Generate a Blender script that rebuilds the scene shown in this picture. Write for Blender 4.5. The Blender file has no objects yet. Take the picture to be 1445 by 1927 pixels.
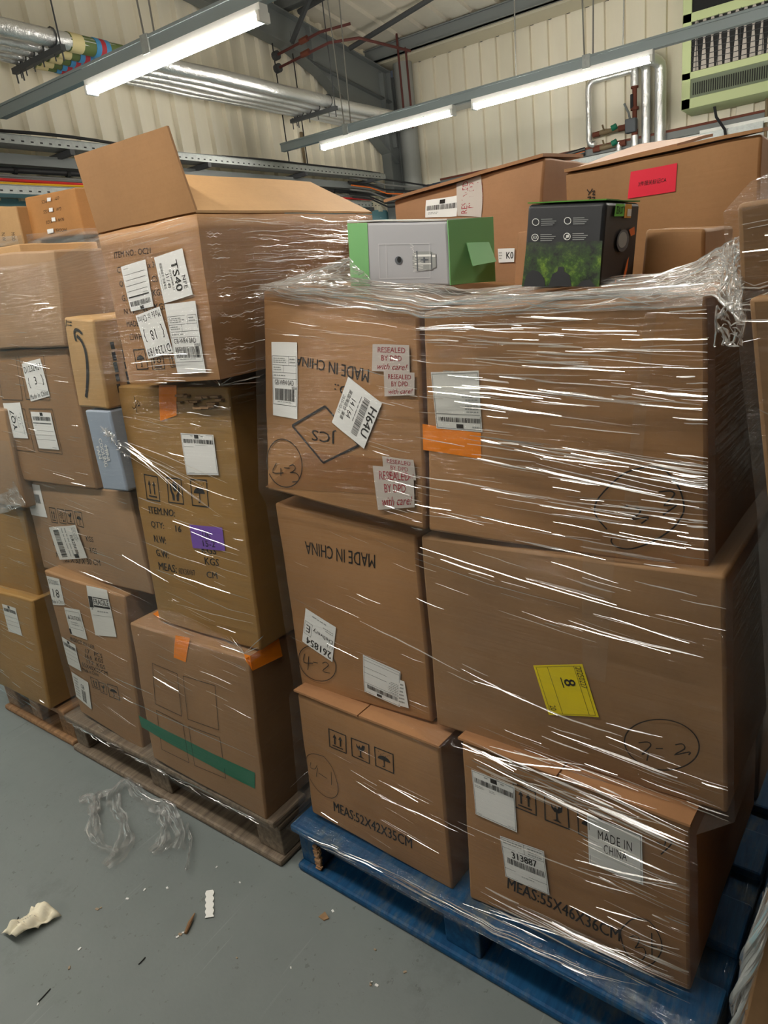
import bpy, bmesh, math, random
from mathutils import Vector, Matrix, noise
S = bpy.context.scene
COL = S.collection
random.seed(7)
# ------------------------------------------------------------------ camera, world, exposure
H = 1.45
cam = bpy.data.objects.new('camera', bpy.data.cameras.new('camera')); COL.objects.link(cam)
cam.data.sensor_fit = 'HORIZONTAL'; cam.data.sensor_width = 36.0; cam.data.lens = 36.0*1294.11/1445
cam.data.clip_start = 0.02
rt = Vector((.5447329, -.8306463, -.1152943)); dn = Vector((-.3225747, -.0806393, -.9431028)); fw = Vector((.7740876, .5509301, -.3118724))
cam.matrix_world = Matrix(((rt.x, -dn.x, -fw.x, 0), (rt.y, -dn.y, -fw.y, 0), (rt.z, -dn.z, -fw.z, H), (0, 0, 0, 1)))
S.camera = cam
W = bpy.data.worlds.new('world'); S.world = W; W.use_nodes = True
W.node_tree.nodes['Background'].inputs[0].default_value = (.75, .85, 1, 1)
W.node_tree.nodes['Background'].inputs[1].default_value = .02
S.view_settings.view_transform = 'Standard'; S.view_settings.look = 'None'
S.view_settings.gamma = 1; S.view_settings.use_curve_mapping = False
S.view_settings.exposure = 1.05
S.cycles.use_denoising = True
S.cycles.max_bounces = 8; S.cycles.transparent_max_bounces = 24; S.cycles.sample_clamp_indirect = 4
S.cycles.caustics_reflective = False; S.cycles.caustics_refractive = False
S.cycles.blur_glossy = .3
TUBE = 54.0; DIMMED = 36.0
XW, YW = 9.24, 5.60

# ------------------------------------------------------------------ materials
def lin(r, g, b):
    f = lambda c: (c/255/12.92 if c/255 <= .04045 else ((c/255+.055)/1.055)**2.4)
    return (f(r), f(g), f(b), 1)
class NT:
    def __init__(s, name):
        s.m = bpy.data.materials.new(name); s.m.use_nodes = True; s.t = s.m.node_tree; s.t.nodes.clear()
        s.out = s.n('ShaderNodeOutputMaterial')
    def n(s, k, **kw):
        x = s.t.nodes.new(k)
        for a, b in kw.items():
            if a.startswith('i_'):
                key = a[2:]; x.inputs[int(key) if key.isdigit() else key.replace('_', ' ')].default_value = b
            else: setattr(x, a, b)
        return x
    def l(s, a, b): s.t.links.new(a, b)
    def noise(s, scale, sc=(1, 1, 1), detail=4, rough=.6, coord='Object', rot=(0, 0, 0)):
        tc = s.n('ShaderNodeTexCoord'); mp = s.n('ShaderNodeMapping'); mp.inputs['Scale'].default_value = sc; mp.inputs['Rotation'].default_value = rot
        nz = s.n('ShaderNodeTexNoise', i_Scale=scale, i_Detail=detail, i_Roughness=rough)
        s.l(tc.outputs[coord], mp.inputs[0]); s.l(mp.outputs[0], nz.inputs['Vector']); return nz.outputs[0]
    def ramp(s, src, stops):
        r = s.n('ShaderNodeValToRGB'); e = r.color_ramp.elements
        while len(e) < len(stops): e.new(.5)
        for x, (p, c) in zip(e, stops): x.position = p; x.color = c if len(c) == 4 else (*c, 1)
        s.l(src, r.inputs[0]); return r.outputs[0]
    def mix(s, a, b, fac, mode='MIX'):
        m = s.n('ShaderNodeMix', data_type='RGBA', blend_type=mode)
        for v, i in ((fac, 0), (a, 6), (b, 7)):
            if hasattr(v, 'is_linked') or hasattr(v, 'links'): s.l(v, m.inputs[i])
            else: m.inputs[i].default_value = v
        return m.outputs[2]
    def bump(s, src, strength, dist=.01):
        b = s.n('ShaderNodeBump', i_Strength=strength, i_Distance=dist); s.l(src, b.inputs['Height']); return b.outputs[0]
    def bsdf(s, col, rough=.7, metal=0, normal=None, spec=.3):
        p = s.n('ShaderNodeBsdfPrincipled')
        for v, k in ((col, 'Base Color'), (rough, 'Roughness'), (metal, 'Metallic')):
            if hasattr(v, 'links'): s.l(v, p.inputs[k])
            else: p.inputs[k].default_value = v
        p.inputs['Specular IOR Level'].default_value = spec
        if normal is not None: s.l(normal, p.inputs['Normal'])
        s.l(p.outputs[0], s.out.inputs[0]); return p
MAT = {}
def plain(name, rgb, rough=.6, metal=0, spec=.3, var=.0, scale=8, bump=0):
    t = NT(name); c = lin(*rgb); nm = None
    if var or bump:
        nz = t.noise(scale, detail=6)
        if bump: nm = t.bump(nz, bump)
        if var:
            d = tuple(x*(1-var) for x in c[:3])+(1,); e = tuple(min(1, x*(1+var)) for x in c[:3])+(1,)
            c = t.ramp(nz, [(.3, d), (.7, e)])
    t.bsdf(c, rough, metal, nm, spec); MAT[name] = t.m; return t.m
def cardboard(name, rgb, dirt=.0, rough=.62):
    t = NT(name); c = lin(*rgb)
    big = t.noise(3.5, detail=3); fib = t.noise(110, detail=5, rough=.75); flute = t.noise(9, sc=(.3, .3, 16), detail=2)
    a = tuple(x*.86 for x in c[:3])+(1,); b = tuple(min(1, x*1.12) for x in c[:3])+(1,)
    k = t.ramp(big, [(.3, a), (.7, b)])
    k = t.mix(k, (.72, .70, .68, 1), t.ramp(fib, [(.45, (0, 0, 0)), (.8, (.3, .3, .3))]), 'MULTIPLY')
    k = t.mix(k, (.90, .89, .88, 1), t.ramp(flute, [(.45, (0, 0, 0)), (.7, (.2, .2, .2))]), 'MULTIPLY')
    if dirt: k = t.mix(k, lin(110, 100, 70), t.ramp(t.noise(2.2, detail=2), [(.45, (0, 0, 0)), (.7, (dirt,)*3)]), 'MIX')
    nm = t.bump(flute, .08, .004)
    t.bsdf(k, rough, 0, nm, .25); MAT[name] = t.m; return t.m
cardboard('kraft', (161, 120, 80)); cardboard('kraft_tan', (176, 124, 72)); cardboard('kraft_red', (164, 120, 84)); cardboard('kraft_grey', (158, 128, 98)); cardboard('kraft_olive', (154, 118, 66), .4)
cardboard('kraft_pale', (190, 150, 104)); cardboard('kraft_dull', (148, 114, 80)); cardboard('kraft_inside', (186, 148, 106)); cardboard('kraft_parcel', (184, 148, 100))
plain('torn_edge', (150, 120, 90), .9, var=.25, scale=40)
for n, c, r in (('ink', (34, 30, 28), .75), ('redink', (150, 30, 45), .6), ('whiteink', (225, 225, 220), .6), ('greyink', (150, 152, 150), .6), ('lightline', (205, 205, 205), .6),
                ('paper', (232, 232, 230), .55), ('greypaper', (205, 205, 200), .5), ('whitetape', (188, 178, 170), .35), ('yellow', (235, 212, 22), .45), ('purple', (120, 82, 175), .5), ('red', (225, 28, 58), .5),
                ('green', (22, 104, 76), .4), ('boxgreen', (122, 180, 118), .5), ('boxgrey', (172, 172, 176), .45), ('boxblack', (44, 45, 48), .4), ('fanbox', (150, 162, 178), .55), ('blacktape', (30, 30, 34), .35),
                ('limegreen', (110, 200, 70), .5), ('darklime', (84, 140, 52), .5), ('amber', (225, 165, 60), .5), ('black', (24, 24, 25), .5), ('steel', (118, 122, 122), .45), ('darksteel', (70, 72, 74), .5), ('rodsteel', (130, 128, 122), .4),
                ('cream_trim', (214, 206, 184), .6), ('red_pipe', (88, 46, 42), .7), ('greypipe', (150, 152, 148), .5), ('bluepaint', (112, 160, 172), .6), ('dim_wall', (104, 98, 90), .7), ('offwhite', (214, 214, 208), .6),
                ('cable_red', (205, 50, 50), .5), ('cable_yellow', (225, 175, 40), .5), ('cable_grey', (120, 120, 118), .5), ('cable_black', (38, 38, 40), .5), ('cable_green', (50, 90, 66), .5),
                ('heater_green', (198, 210, 158), .5), ('heater_dark', (120, 130, 108), .5), ('vane', (188, 180, 172), .5), ('valvegreen', (20, 110, 84), .5), ('brass', (126, 108, 82), .5), ('rust', (110, 62, 48), .8), ('valvegrey', (92, 96, 102), .5),
                ('bandgreen', (96, 112, 66), .6), ('bandblue', (70, 140, 190), .6), ('bandred', (170, 50, 60), .6), ('bandcream', (214, 200, 150), .6), ('whiteplastic', (236, 236, 232), .4), ('orangemark', (220, 110, 40), .5)):
    plain(n, c, r)
plain('trunking_grey', (140, 150, 152), .45, .3)
plain('galv', (158, 162, 160), .45, .5, var=.12, scale=30)
plain('paperball', (232, 224, 200), .8, var=.08, scale=20)
plain('chip', (160, 140, 118), .8, var=.2, scale=60)
plain('blue_wood', (24, 92, 148), .55, var=.3, scale=9, bump=.2)
def wood(name, c1, c2, wear=None, wearamt=.0):
    t = NT(name); g = t.noise(5, sc=(1, 14, 14) if wear is None else (2, 16, 16), detail=5, coord='Object'); g2 = t.noise(3, detail=4)
    k = t.ramp(g, [(.3, lin(*c1)), (.7, lin(*c2))]); k = t.mix(k, (.6, .6, .6, 1), t.ramp(g2, [(.4, (0, 0, 0)), (.7, (.5, .5, .5))]), 'MULTIPLY')
    if wear:
        w = t.noise(5.0, sc=(1, 2.2, 1), detail=7, rough=.72); k = t.mix(k, lin(*wear), t.ramp(w, [(.50, (0, 0, 0)), (.70, (wearamt,)*3)]))
        ch = t.noise(16, sc=(1.5, .7, 1), detail=4, rough=.7); k = t.mix(k, lin(200, 165, 130), t.ramp(ch, [(.70, (0, 0, 0)), (.74, (.8, .8, .8))]))
    t.bsdf(k, .62, 0, t.bump(g, .3, .004), .25); MAT[name] = t.m
wood('pallet_blue', (12, 58, 98), (24, 82, 124), (98, 104, 98), .9); wood('pallet_grey', (92, 80, 68), (138, 122, 104)); wood('pallet_brown', (118, 88, 62), (166, 128, 92)); wood('chipblock', (150, 112, 80), (190, 150, 112))
# translucent coloured adhesive tape
def film_tape(name, rgb, fac, rough=.2):
    t = NT(name); tr = t.n('ShaderNodeBsdfTransparent'); p = t.bsdf(lin(*rgb), rough, 0, t.bump(t.noise(30, detail=3), .3), .6); mx = t.n('ShaderNodeMixShader', i_0=fac)
    t.l(tr.outputs[0], mx.inputs[1]); t.l(p.outputs[0], mx.inputs[2]); t.l(mx.outputs[0], t.out.inputs[0]); MAT[name] = t.m
film_tape('orange', (240, 135, 10), .88); film_tape('brown', (160, 112, 68), .55); film_tape('clear', (200, 185, 165), .10, .12)
# stretch film: clear sheet whose pulled wrinkles catch the tubes; haze is the film's own milkiness in bands
def film_mat(name, haze, gloss, rough=.16, bumps=.55):
    t = NT(name)
    wr = t.noise(1, sc=(5, 150, 1), detail=3, rough=.6, coord='UV', rot=(0, 0, .05)); wr2 = t.noise(1, sc=(3.2, 46, 1), detail=2, coord='UV', rot=(0, 0, -.1))
    add = t.n('ShaderNodeMath', operation='ADD'); t.l(wr, add.inputs[0]); t.l(wr2, add.inputs[1])
    nm = t.bump(add.outputs[0], bumps, .012)
    tr = t.n('ShaderNodeBsdfTransparent'); tr.inputs[0].default_value = (.97, .965, .96, 1)
    df = t.n('ShaderNodeBsdfDiffuse'); df.inputs[0].default_value = lin(206, 204, 200)
    hz = t.n('ShaderNodeMath', operation='MULTIPLY'); t.l(t.ramp(wr2, [(.4, (.15, .15, .15)), (.72, (1, 1, 1))]), hz.inputs[0]); hz.inputs[1].default_value = haze
    m1 = t.n('ShaderNodeMixShader'); t.l(hz.outputs[0], m1.inputs[0]); t.l(tr.outputs[0], m1.inputs[1]); t.l(df.outputs[0], m1.inputs[2])
    gl = t.n('ShaderNodeBsdfGlossy', i_Roughness=rough); gl.inputs[0].default_value = (1, 1, 1, 1); t.l(nm, gl.inputs['Normal'])
    fr = t.n('ShaderNodeFresnel', i_IOR=1.45); t.l(nm, fr.inputs['Normal'])
    g2 = t.n('ShaderNodeMath', operation='MULTIPLY'); t.l(fr.outputs[0], g2.inputs[0]); g2.inputs[1].default_value = gloss; g3 = t.n('ShaderNodeMath', operation='MINIMUM'); t.l(g2.outputs[0], g3.inputs[0]); g3.inputs[1].default_value = .11; g2 = g3
    m2 = t.n('ShaderNodeMixShader'); t.l(g2.outputs[0], m2.inputs[0]); t.l(m1.outputs[0], m2.inputs[1]); t.l(gl.outputs[0], m2.inputs[2]); t.l(m2.outputs[0], t.out.inputs[0])
    MAT[name] = t.m
film_mat('film', .03, .6, .12, .6); film_mat('film_thick', .34, 1.6, .14, .8)
def ridge_mat(name, op, haze):
    t = NT(name); tr = t.n('ShaderNodeBsdfTransparent'); gl = t.n('ShaderNodeBsdfGlossy', i_Roughness=.20); gl.inputs[0].default_value = (.97, .97, .97, 1)
    df = t.n('ShaderNodeBsdfDiffuse'); df.inputs[0].default_value = lin(225, 225, 222); m0 = t.n('ShaderNodeMixShader', i_0=haze); t.l(gl.outputs[0], m0.inputs[1]); t.l(df.outputs[0], m0.inputs[2])
    m = t.n('ShaderNodeMixShader', i_0=op); t.l(tr.outputs[0], m.inputs[1]); t.l(m0.outputs[0], m.inputs[2]); t.l(m.outputs[0], t.out.inputs[0]); MAT[name] = t.m
ridge_mat('film_ridge', .55, .10); ridge_mat('film_bunch', .58, .42)
def foil():
    t = NT('foil'); nz = t.noise(22, detail=4, rough=.7); t.bsdf((.82, .82, .82, 1), .3, .85, t.bump(nz, .5, .02), .5); MAT['foil'] = t.m
foil()
def sheet(name, rgb, dirt):
    t = NT(name); k = t.mix(lin(*rgb), lin(*dirt), t.ramp(t.noise(1.2, sc=(1, 1, .25), detail=6), [(.4, (0, 0, 0)), (.75, (.6, .6, .6))])); t.bsdf(k, .5, 0, None, .35); MAT[name] = t.m
sheet('wall_sheet', (238, 231, 212), (208, 200, 178)); sheet('roof_sheet', (220, 212, 196), (180, 172, 158))
def floormat():
    t = NT('floor_paint'); k = t.ramp(t.noise(1.4, detail=6), [(.3, lin(108, 115, 114)), (.7, lin(123, 129, 128))])
    k = t.mix(k, lin(80, 83, 80), t.ramp(t.noise(3.4, detail=8, rough=.75), [(.58, (0, 0, 0)), (.75, (.5, .5, .5))]))
    k = t.mix(k, lin(90, 92, 90), t.ramp(t.noise(55, detail=3), [(.66, (0, 0, 0)), (.70, (.6, .6, .6))]))
    for ang, th in ((.5, .5), (-.35, .52), (1.3, .54)):
        s = t.noise(1.0, sc=(1.0, 30, 1), detail=3, rot=(0, 0, ang)); k = t.mix(k, lin(142, 147, 145), t.ramp(s, [(th+.17, (0, 0, 0)), (th+.20, (.38, .38, .38)), (th+.23, (0, 0, 0))]))
    s = t.noise(1.0, sc=(.8, 26, 1), detail=3, rot=(0, 0, -.62)); k = t.mix(k, lin(84, 86, 84), t.ramp(s, [(.68, (0, 0, 0)), (.71, (.45, .45, .45)), (.74, (0, 0, 0))]))
    t.bsdf(k, .55, 0, t.bump(t.noise(40, detail=3), .08), .35); MAT['floor_paint'] = t.m
floormat()
def emit(name, col, st):
    t = NT(name); e = t.n('ShaderNodeEmission', i_Strength=st); e.inputs[0].default_value = col; t.l(e.outputs[0], t.out.inputs[0]); MAT[name] = t.m
emit('tube', (1.0, .955, .86, 1), TUBE); emit('tube_dimmed', (1.0, .955, .86, 1), DIMMED)  # unseen rows set weaker to balance carton fronts against the far walls

# ------------------------------------------------------------------ building helpers
def tag(o, label=None, cat=None, group=None, kind=None):
    for k, v in (('label', label), ('category', cat), ('group', group), ('kind', kind)):
        if v: o[k] = v
    return o
def empty(name, loc, label=None, cat=None, group=None):
    o = bpy.data.objects.new(name, None); COL.objects.link(o); o.location = loc; o.empty_display_size = .05
    o['_b'] = 1; del o['_b']
    return tag(o, label, cat, group)
def mesh_obj(name, verts, faces, mats, parent=None, base=None, mi=None, smooth=False, uvs=None, sharp=None):
    """verts in world metres; the object's origin goes to base (the parent's base for a part)"""
    if parent is not None: off = Vector(parent_base(parent))
    else: off = Vector(base if base is not None else (0, 0, 0))
    me = bpy.data.meshes.new(name); me.from_pydata([Vector(v)-off for v in verts], [], faces)
    for m in (mats if isinstance(mats, (list, tuple)) else [mats]): me.materials.append(MAT[m])
    if mi: me.polygons.foreach_set('material_index', mi)
    if smooth: me.polygons.foreach_set('use_smooth', [True]*len(me.polygons))
    if uvs is not None:
        l = me.uv_layers.new(name='UVMap')
        for lp in me.loops: l.data[lp.index].uv = uvs[lp.vertex_index]
    me.update()
    if sharp is not None: me.set_sharp_from_angle(angle=sharp)
    o = bpy.data.objects.new(name, me); COL.objects.link(o)
    if parent is not None: o.parent = parent
    else: o.location = off
    return o
def parent_base(p):
    v = Vector((0, 0, 0))
    while p is not None: v += Vector(p.location); p = p.parent
    return v
class MB:
    """collects pieces of ONE mesh"""
    def __init__(s): s.v = []; s.f = []; s.mi = []
    def add(s, v, f, m=0):
        o = len(s.v); s.v += [Vector(x) for x in v]; s.f += [tuple(i+o for i in q) for q in f]; s.mi += [m]*len(f)
    def box(s, c, d, m=0, ux=(1, 0, 0), uy=(0, 1, 0), uz=(0, 0, 1)):
        c = Vector(c); ux, uy, uz = Vector(ux)*d[0]/2, Vector(uy)*d[1]/2, Vector(uz)*d[2]/2
        s.add([c+ux*i+uy*j+uz*k for i in (-1, 1) for j in (-1, 1) for k in (-1, 1)], [(0, 1, 3, 2), (4, 6, 7, 5), (0, 4, 5, 1), (2, 3, 7, 6), (0, 2, 6, 4), (1, 5, 7, 3)], m)
    def bb(s, a, b, m=0): s.box([(x+y)/2 for x, y in zip(a, b)], [abs(y-x) for x, y in zip(a, b)], m)
    def tube(s, pts, r, n=10, m=0, cap=True):
        pts = [Vector(p) for p in pts]; rs = r if isinstance(r, (list, tuple)) else [r]*len(pts); v = []; f = []; up = None
        for i, p in enumerate(pts):
            d = (pts[min(i+1, len(pts)-1)]-pts[max(i-1, 0)]).normalized()
            if up is None: up = d.orthogonal().normalized()
            up = (up-d*up.dot(d)).normalized(); sd = d.cross(up)
            for k in range(n): a = 2*math.pi*k/n; v.append(p+(up*math.cos(a)+sd*math.sin(a))*rs[i])
        for i in range(len(pts)-1):
            for k in range(n): f.append((i*n+k, i*n+(k+1) % n, (i+1)*n+(k+1) % n, (i+1)*n+k))
        if cap: f.append(tuple(range(n-1, -1, -1))); f.append(tuple((len(pts)-1)*n+k for k in range(n)))
        s.add(v, f, m)
    def build(s, name, mats, parent=None, base=None, smooth=False, bevel=0, **k):
        o = mesh_obj(name, s.v, s.f, mats, parent, base, s.mi, smooth, **k)
        if smooth: o.data.set_sharp_from_angle(angle=.7)
        if bevel:
            b = o.modifiers.new('bevel', 'BEVEL'); b.width = bevel; b.segments = 2; b.limit_method = 'ANGLE'
        return o
def base_of(mb):
    xs = [v.x for v in mb.v]; ys = [v.y for v in mb.v]; zs = [v.z for v in mb.v]
    return ((min(xs)+max(xs))/2, (min(ys)+max(ys))/2, min(zs))
def single(name, mb, mats, label, cat, group=None, kind=None, smooth=False, bevel=0):
    o = mb.build(name, mats, base=base_of(mb), smooth=smooth, bevel=bevel); return tag(o, label, cat, group, kind)
def struct(name, mb, mats, smooth=False, bevel=0):
    return tag(mb.build(name, mats, base=base_of(mb), smooth=smooth, bevel=bevel), kind='structure')
FR = {'A': (Vector((.991, 1.128, 0)), Vector((-.0748, -.9972, 0)), Vector((.9972, -.0748, 0))),
      'B': (Vector((1.029, 2.219, 0)), Vector((-.0532, -.9986, 0)), Vector((.9986, -.0532, 0))),
      'D': (Vector((1.066, 2.752, 0)), Vector((-.0520, -.9986, 0)), Vector((.9986, -.0520, 0)))}
def fp(fr, u, d, z):
    o, a, b = FR[fr]; p = o+a*u+b*d; return Vector((p.x, p.y, z))

BOXC={
 'A1':([(1.0527, 1.0793, 0.5208), (1.0102, 0.6525, 0.5309), (1.0056, 0.6541, 0.1483), (1.0382, 1.0864, 0.1652)],(0.9972, -0.075),0.52),
 'A2':([(1.0202, 0.604, 0.5511), (0.9728, 0.1628, 0.5627), (1.0034, 0.158, 0.1562), (1.0023, 0.6096, 0.1524)],(0.9972, -0.075),0.55),
 'A3':([(1.1015, 1.0884, 1.0043), (1.0715, 0.6924, 0.9725), (1.059, 0.6966, 0.5429), (1.0889, 1.0944, 0.5196)],(0.9972, -0.075),0.5),
 'A4':([(1.0608, 0.6745, 0.9785), (0.9761, 0.128, 1.0085), (1.0151, 0.1136, 0.5701), (1.0476, 0.6788, 0.5517)],(0.9972, -0.075),0.5),
 'A5':([(1.1401, 1.0533, 1.4695), (1.0815, 0.643, 1.4058), (1.0458, 0.6543, 0.9961), (1.0779, 1.081, 1.0444)],(0.9972, -0.075),0.5),
 'A6':([(1.0853, 0.6343, 1.3976), (0.9675, 0.1606, 1.3911), (1.0081, 0.1542, 0.9976), (1.0452, 0.6468, 0.997)],(0.9972, -0.075),0.5),
 'B1':([(1.0257, 1.6673, 0.6198), (1.0132, 1.1771, 0.6196), (0.9743, 1.1964, 0.1475), (1.0005, 1.6847, 0.165)],(0.9986, -0.0535),0.75),
 'B2':([(1.06, 2.1219, 0.7067), (1.079, 1.7459, 0.6666), (1.0306, 1.7791, 0.1361), (1.0494, 2.1309, 0.1733)],(0.9986, -0.0535),0.55),
 'B3':([(1.1339, 2.2282, 0.9796), (1.0898, 1.6122, 1.0), (1.0868, 1.6141, 0.6879), (1.1203, 2.2396, 0.6708)],(0.9986, -0.0535),0.52),
 'B4':([(1.0937, 1.5635, 1.2819), (1.0813, 1.1479, 1.276), (1.0428, 1.1655, 0.6267), (1.065, 1.5809, 0.6233)],(0.9986, -0.0535),0.65),
 'B5':([(1.0519, 1.4408, 1.6301), (1.0413, 1.1075, 1.6255), (1.0299, 1.1127, 1.3015), (1.0476, 1.4433, 1.2956)],(0.9986, -0.0535),0.58),
 'B6':([(1.076, 1.6915, 1.4658), (1.0678, 1.5583, 1.4506), (1.0542, 1.5667, 1.2297), (1.0615, 1.7013, 1.2369)],(0.9986, -0.0535),0.22),
 'B7':([(1.0636, 1.6821, 1.2278), (1.0553, 1.5671, 1.2268), (1.0543, 1.5678, 1.0112), (1.0605, 1.6841, 1.0089)],(0.9986, -0.0535),0.2),
 'B8':([(1.1394, 2.2332, 1.4018), (1.0972, 1.7436, 1.3866), (1.0842, 1.7523, 0.9971), (1.1112, 2.2568, 0.9902)],(0.9986, -0.0535),0.52),
 'B9':([(1.1178, 2.149, 1.6571), (1.1063, 1.706, 1.632), (1.0826, 1.7216, 1.3903), (1.106, 2.1587, 1.4028)],(0.9986, -0.0535),0.45),
 'D1':([(1.0714, 2.7224, 0.5636), (1.0553, 2.2463, 0.5797), (1.0209, 2.2775, 0.159), (1.0457, 2.7509, 0.1538)],(0.9986, -0.0523),0.8),
 'D2':([(1.1422, 2.7391, 0.8705), (1.1141, 2.2449, 0.8798), (1.0904, 2.2652, 0.5621), (1.1166, 2.7656, 0.5416)],(0.9986, -0.0523),0.8),
 'D3':([(1.1422, 2.6312, 1.2533), (1.1035, 2.1614, 1.2232), (1.0857, 2.1762, 0.9043), (1.1112, 2.662, 0.8905)],(0.9986, -0.0523),0.7),
 'C1':([(1.6604, 1.0296, 1.655), (1.678, 0.6248, 1.6807), (1.6162, 0.6391, 1.3064), (1.646, 1.0343, 1.2998)],(0.9972, -0.075),0.45),
 'C2':([(1.6153, 0.5549, 1.632), (1.5782, 0.1722, 1.6302), (1.5811, 0.1718, 1.3011), (1.61, 0.5561, 1.3138)],(0.9972, -0.075),0.45),
 'E1':([(1.9369, 3.1072, 1.9956), (1.9087, 2.699, 1.9688), (1.9061, 2.7005, 1.7903), (1.9282, 3.1131, 1.8203)],(0.9986, -0.0535),0.35),
 'E2':([(1.9028, 3.3881, 2.0029), (1.8832, 3.103, 1.9592), (1.8778, 3.1068, 1.7981), (1.8932, 3.3953, 1.8244)],(0.9986, -0.0535),0.35),
 'E3':([(1.9514, 3.2059, 1.9684), (1.9391, 3.0688, 1.9464), (1.936, 3.0709, 1.7924), (1.9435, 3.2114, 1.8005)],(0.9986, -0.0535),0.3),
 'E4':([(1.4747, 2.7054, 1.7417), (1.4624, 2.4458, 1.7296), (1.4619, 2.4461, 1.6807), (1.4757, 2.7046, 1.6933)],(0.9986, -0.0535),0.3),
 'G1':([(1.2811, 0.9151, 1.5808), (1.2599, 0.6676, 1.5519), (1.2576, 0.6701, 1.432), (1.2765, 0.9219, 1.4549)],(0.9972, -0.075),0.13),
 'Z1':([(1.1135, 0.4467, 1.5424), (1.1046, 0.3217, 1.5271), (1.0916, 0.3304, 1.4103), (1.1011, 0.4574, 1.4219)],(0.9972, -0.075),0.15),
 'H1':([(1.3014, 0.3141, 1.4881), (1.2848, 0.2187, 1.4769), (1.2838, 0.2192, 1.4012), (1.2914, 0.3199, 1.4111)],(0.9972, -0.075),0.2),
 'K1':([(1.3205, 0.5507, 1.5165), (1.3164, 0.5257, 1.5163), (1.3074, 0.5333, 1.4157), (1.3095, 0.5605, 1.4181)],(0.9972, -0.075),0.2),
 'F1':([(0.9075, 0.1228, 1.488), (0.8512, -0.4656, 1.5), (0.8911, -0.4686, 1.385), (0.9353, 0.1188, 1.393)],(0.9972, -0.075),0.9),
 'F2':([(0.8739, 0.1023, 1.39), (0.8298, -0.484, 1.382), (0.8996, -0.4893, 1.125), (0.9422, 0.0771, 1.125)],(0.9972, -0.075),0.9),
 'F4':([(0.9305, 0.0549, 1.122), (0.8881, -0.5085, 1.122), (0.8881, -0.5085, 0.565), (0.9282, 0.025, 0.56)],(0.9972, -0.075),0.9),
 'F3':([(0.9091, 0.0375, 0.545), (0.8674, -0.5169, 0.556), (0.8674, -0.5169, 0.195), (0.9117, 0.0714, 0.195)],(0.9972, -0.075),0.9),
}
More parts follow.
